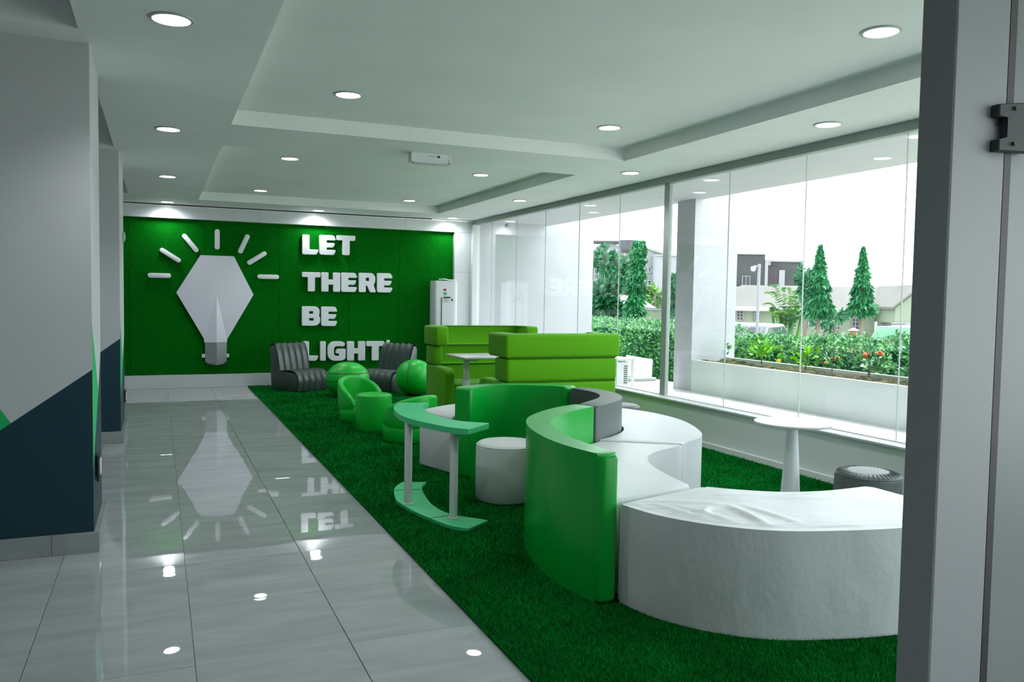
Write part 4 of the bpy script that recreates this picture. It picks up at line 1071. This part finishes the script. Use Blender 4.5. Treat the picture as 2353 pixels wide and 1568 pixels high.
D4, P4 = 56, 1510
h = far_thing('white_hall', 'large white gabled hall with two louvred windows, left of the mullion', 'building', P4, D4)
L4 = lambda px: lat(px, P4, D4); Z4 = lambda py: zz(py, D4, 1500)
bm = bmesh.new()
pts = [(L4(1476), 0), (L4(1610), 0), (L4(1610), Z4(592)), (L4(1545), Z4(585)), (L4(1527), Z4(577)), (L4(1476), Z4(558))]
prism(bm, pts, 0, 9)
for v in bm.verts: v.co = Vector((v.co.x, v.co.z, v.co.y))
obj('wall', bm, M['house_white'], h)
bm = bmesh.new(); tube(bm, [(L4(1476), -.1, Z4(557)), (L4(1527), -.1, Z4(576)), (L4(1545), -.1, Z4(584))], .12, 6); obj('roof_edge', bm, M['alu'], h)
obj('annex', B(L4(1497), L4(1610), -1.2, -.01, 0, Z4(581)), M['shed'], h)
obj('annex_roof', B(L4(1496), L4(1610), -1.35, 0, Z4(581), Z4(579)), M['alu'], h)
for c_, d_ in ((604, 618), (635, 655)): wall_window(h, L4(1478), L4(1496), Z4(d_), Z4(c_), 0, (2, 3), 'pane', 'alu')
obj('plinth', B(L4(1476), L4(1610), -1.5, -1.2, 0, Z4(663)), M['tank'], h)

t = far_thing('water_tank', 'dark water tank on a steel stand above the old hall', 'tank', 1442, 50)
lt = lambda px: lat(px, 1442, 50); zt_ = lambda py: zz(py, 50, 1442)
obj('tank', prism(bmesh.new(), [(lt(1442) + .62 * cos(a), .62 * sin(a)) for a in np.linspace(0, 2 * pi, 20, endpoint=False)], zt_(571), zt_(544), .05, 2, 60), M['tank'], t, 40)
for s1 in (-1, 1):
    for s2 in (-1, 1): obj('leg', tube(bmesh.new(), [(s1 * .5, s2 * .5, 0), (s1 * .5, s2 * .5, zt_(571))], .035, 6), M['tank'], t)
obj('platform', B(-.66, .66, -.66, .66, zt_(573), zt_(571)), M['tank'], t)

t = far_thing('garden_shed', 'white sheet roofed shed seen over a pale green boundary wall', 'shed', 1480, 27)
l5 = lambda px: lat(px, 1480, 27); z5 = lambda py: zz(py, 27, 1480)
bw = far_thing('wall_garden', None, None, 1480, 27); bw['kind'] = 'structure'
obj('boundary_wall', B(l5(1300), l5(1600), 0, .2, 0, z5(703)), M['house'], bw)
obj('coping', B(l5(1300), l5(1600), -.05, .25, z5(703), z5(701)), M['house_white'], bw)
bm = bmesh.new(); q = [bm.verts.new(p) for p in ((l5(1417), .3, z5(702)), (l5(1512), .3, z5(702)), (l5(1497), 3.5, z5(672)), (l5(1417), 3.5, z5(674)))]; bm.faces.new(q)
ex = bmesh.ops.extrude_face_region(bm, geom=bm.faces[:])
for e in ex['geom']:
    if isinstance(e, bmesh.types.BMVert): e.co.z += .06
obj('shed_roof', bm, M['shed'], t)
obj('shed_wall', B(l5(1417), l5(1512), .5, 3.4, 0, z5(703)), M['house_white'], t)

# ------------------------------------------------------------------ pole, gate pier, cars
b = at(1742, 690, 18.5); t = thing('camera_pole', 'slim white pole carrying a security camera in front of the bungalow', 'pole', (b.x, b.y, GZ), -YAW)
ztp = at(1744, 607, 18.5).z - GZ
obj('mast', tube(bmesh.new(), [(0, 0, 0), (0, 0, ztp)], .035, 8), M['shed'], t, 60)
obj('bracket', tube(bmesh.new(), [(.04, 0, ztp - .06), (-.12, 0, ztp - .05)], .02, 6), M['shed'], t)
dm = obj('camera_dome', lathe(bmesh.new(), [(.01, -.08), (.05, -.06), (.06, 0), (.05, .03)], 14, (-.13, 0)), M['plastic'], t, 60); dm.location = (0, 0, ztp - .09)
b = at(1961, 775, 18); t = thing('gate_pier', 'orange brick gate pier with white cap left of the green car', 'pier', (b.x, b.y, GZ), -YAW)
zp = at(1961, 760, 18).z - GZ
obj('shaft', B(-.055, .055, -.055, .055, 0, zp), M['brick'], t)
bm = bmesh.new(); c4 = [bm.verts.new(p) for p in ((-.10, -.10, zp), (.10, -.10, zp), (.10, .10, zp), (-.10, .10, zp))]; tp_ = bm.verts.new((0, 0, zp + .07))
bm.faces.new(c4[::-1]); [bm.faces.new((c4[i], c4[(i + 1) % 4], tp_)) for i in range(4)]
obj('cap', bm, M['shed'], t)

def car(name, label, loc, heading, Lc, Wc, Hc, body_m, roof_m, boxy):
    """nose toward local +X"""
    t = thing(name, label, 'car', (*loc, GZ), heading)
    hl = Lc / 2
    if boxy: low = [(-hl, .35), (-hl, .95), (hl * .42, .98), (hl * .95, .86), (hl, .7), (hl, .35)]; cab = [(-hl + .04, .95), (-hl + .16, Hc), (hl * .12, Hc), (hl * .42, .96)]
    else: low = [(-hl, .32), (-hl + .02, .85), (-hl + .2, .95), (hl * .35, .93), (hl * .82, .80), (hl, .62), (hl, .32)]; cab = [(-hl + .08, .92), (-hl + .42, Hc - .06), (-hl + .9, Hc), (-.1, Hc - .03), (hl * .45, .92)]
    def ext(pts, w, mt, nm, par, bev=.05):
        bm = prism(bmesh.new(), pts, -w, w, bev, 3, 15)
        for v in bm.verts: v.co = Vector((v.co.x, v.co.z, v.co.y))
        return obj(nm, bm, mt, par, 50)
    ext(low, Wc / 2, body_m, 'body', t, .08); cb = ext(cab, Wc / 2 - .1, body_m, 'cabin', t, .06)
    if roof_m is not body_m: obj('roof', B(cab[1][0], cab[-2][0], -Wc / 2 + .1, Wc / 2 - .1, Hc - .06, Hc + .02, .03, 2), roof_m, t, 50)
    zb, zt = .98, Hc - .12
    def side_glass(x0b, x1b, x0t, x1t):
        for s in (-1, 1):
            y = s * (Wc / 2 - .1); pts = [(x0b, zb), (x1b, zb), (x1t, zt), (x0t, zt)]
            bm = bmesh.new(); prism(bm, pts, -.012, .012)
            for v in bm.verts: v.co = Vector((v.co.x, y + v.co.z, v.co.y))
            obj('side_window', bm, M['car_glass'], t)
    xr, xf = cab[0][0], cab[-1][0]; rt, ft = cab[1][0], cab[-2][0]
    mid = (xr + xf) / 2
    side_glass(xr + .34, mid - .06, rt + .30, mid - .06); side_glass(mid + .02, xf - .14, mid + .02, ft - .04)
    for (xb_, xt_, nm) in ((xf + .0, ft + .05, 'windscreen'), (xr + .0, rt - .02, 'rear_window')):
        sgn = 1 if nm == 'windscreen' else -1; w = Wc / 2 - .2
        bm = bmesh.new(); q = [bm.verts.new(p) for p in ((xb_ + .02 * sgn, -w, zb), (xb_ + .02 * sgn, w, zb), (xt_ + .02 * sgn, w * .92, zt), (xt_ + .02 * sgn, -w * .92, zt))]
        q2 = [bm.verts.new((p.co.x - .05 * sgn, p.co.y, p.co.z)) for p in q]
        bm.faces.new(q); bm.faces.new(q2[::-1])
        for i in range(4): bm.faces.new((q[i], q[(i + 1) % 4], q2[(i + 1) % 4], q2[i]))
        obj(nm, bm, M['car_glass'], t)
    for x in (-hl * .62, hl * .62):
        for s in (-1, 1):
            bm = lathe(bmesh.new(), [(.20, -.02), (.31, 0), (.32, .1), (.31, .2), (.19, .21)], 22)
            for v in bm.verts: v.co = Vector((x + v.co.x, s * (Wc / 2 - .18 + v.co.z), .32 + v.co.y))
            wl = obj('wheel', bm, M['tyre'], t, 40)
            bm = lathe(bmesh.new(), [(.18, .2), (.05, .215)], 16)
            for v in bm.verts: v.co = Vector((x + v.co.x, s * (Wc / 2 - .18 + v.co.z), .32 + v.co.y))
            obj('hub', bm, M['alu'], wl, 40)
    for s in (-1, 1): obj('mirror', B(xf - .28, xf - .12, s * (Wc / 2 + .04) - .09, s * (Wc / 2 + .04) + .09, .95, 1.08, .03, 2), body_m, t, 50)
    return t
b = at(1752, 760, 26)
car('hatchback_car', 'silver hatchback parked beyond the hedge, right of the porch pillar', (b.x, b.y), radians(26), 3.9, 1.7, 1.64, M['car_paint'], M['car_paint'], False)
b = at(2072, 770, 28.5)
c = car('estate_car', 'green and white estate car with roof rack behind the hedge by the door post', (b.x, b.y), radians(-158), 4.5, 1.75, 1.48, M['car_green'], M['shed'], True)
for s in (-1, 1): obj('roof_rail', tube(bmesh.new(), [(-1.9, s * .55, 1.56), (.1, s * .55, 1.56)], .02, 6), M['bracket'], c)

# ------------------------------------------------------------------ pile of the turf rug
def blades():
    N = 320000
    # more blades where the rug is near the viewer
    y = .9 + (13.44 - .9) * rng.random(N * 4); x = 1.285 + (4.925 - 1.285) * rng.random(N * 4)
    d = np.maximum(x * _sy + y * _cy, 1.6); keep = rng.random(N * 4) < np.minimum(1, (3.0 / d) ** 1.5)
    lat = (x * _cy - y * _sy) / d
    keep &= (lat < .56) & (lat > -.5)
    x, y, d = x[keep][:N], y[keep][:N], d[keep][:N]; n = len(x)
    w = .0021 * np.maximum(1, d / 3.2); h = (.010 + .011 * rng.random(n)) * np.minimum(1.25, np.maximum(1, d / 5))
    a = rng.random(n) * 2 * pi; b = rng.random(n) * 2 * pi; ln = h * (.3 + .6 * rng.random(n))
    tx, ty = x + ln * np.cos(b), y + ln * np.sin(b); ok = np.ones(n, bool)
    def inside(P, u, v):
        P = np.array(P); hit = np.zeros(len(u), bool); sel = (u > P[:, 0].min()) & (u < P[:, 0].max()) & (v > P[:, 1].min()) & (v < P[:, 1].max())
        us, vs = u[sel], v[sel]; h_ = np.zeros(len(us), bool); Q = np.roll(P, 1, axis=0)
        for (x1, y1), (x2, y2) in zip(P, Q):
            if y1 != y2: h_ ^= ((y1 > vs) != (y2 > vs)) & (us < (x2 - x1) * (vs - y1) / (y2 - y1) + x1)
        hit[sel] = h_; return hit
    for P in FOOT:
        for e, g_ in ((.006, 0), (-.006, 0), (0, .006), (0, -.006)):
            for q in (0, .35, .7, 1): ok &= ~inside(P, x + (tx - x) * q + e, y + (ty - y) * q + g_)
    x, y, w, h, a, b, ln = (q[ok] for q in (x, y, w, h, a, b, ln)); n = len(x)
    co = np.empty((n, 3, 3), np.float32)
    co[:, 0] = np.c_[x - w * np.cos(a), y - w * np.sin(a), np.full(n, RZ)]
    co[:, 1] = np.c_[x + w * np.cos(a), y + w * np.sin(a), np.full(n, RZ)]
    co[:, 2] = np.c_[x + ln * np.cos(b), y + ln * np.sin(b), RZ + h]
    co[:, :, 0] -= 3.1; co[:, :, 1] -= 7
    me = bpy.data.meshes.new('pile'); me.vertices.add(n * 3); me.vertices.foreach_set('co', co.ravel())
    me.loops.add(n * 3); me.loops.foreach_set('vertex_index', np.arange(n * 3, dtype=np.int32))
    me.polygons.add(n); me.polygons.foreach_set('loop_start', np.arange(0, n * 3, 3, dtype=np.int32))
    me.update(calc_edges=True)
    return me
prop(link_mesh('pile', blades(), M['pile'], rug), kind='stuff')
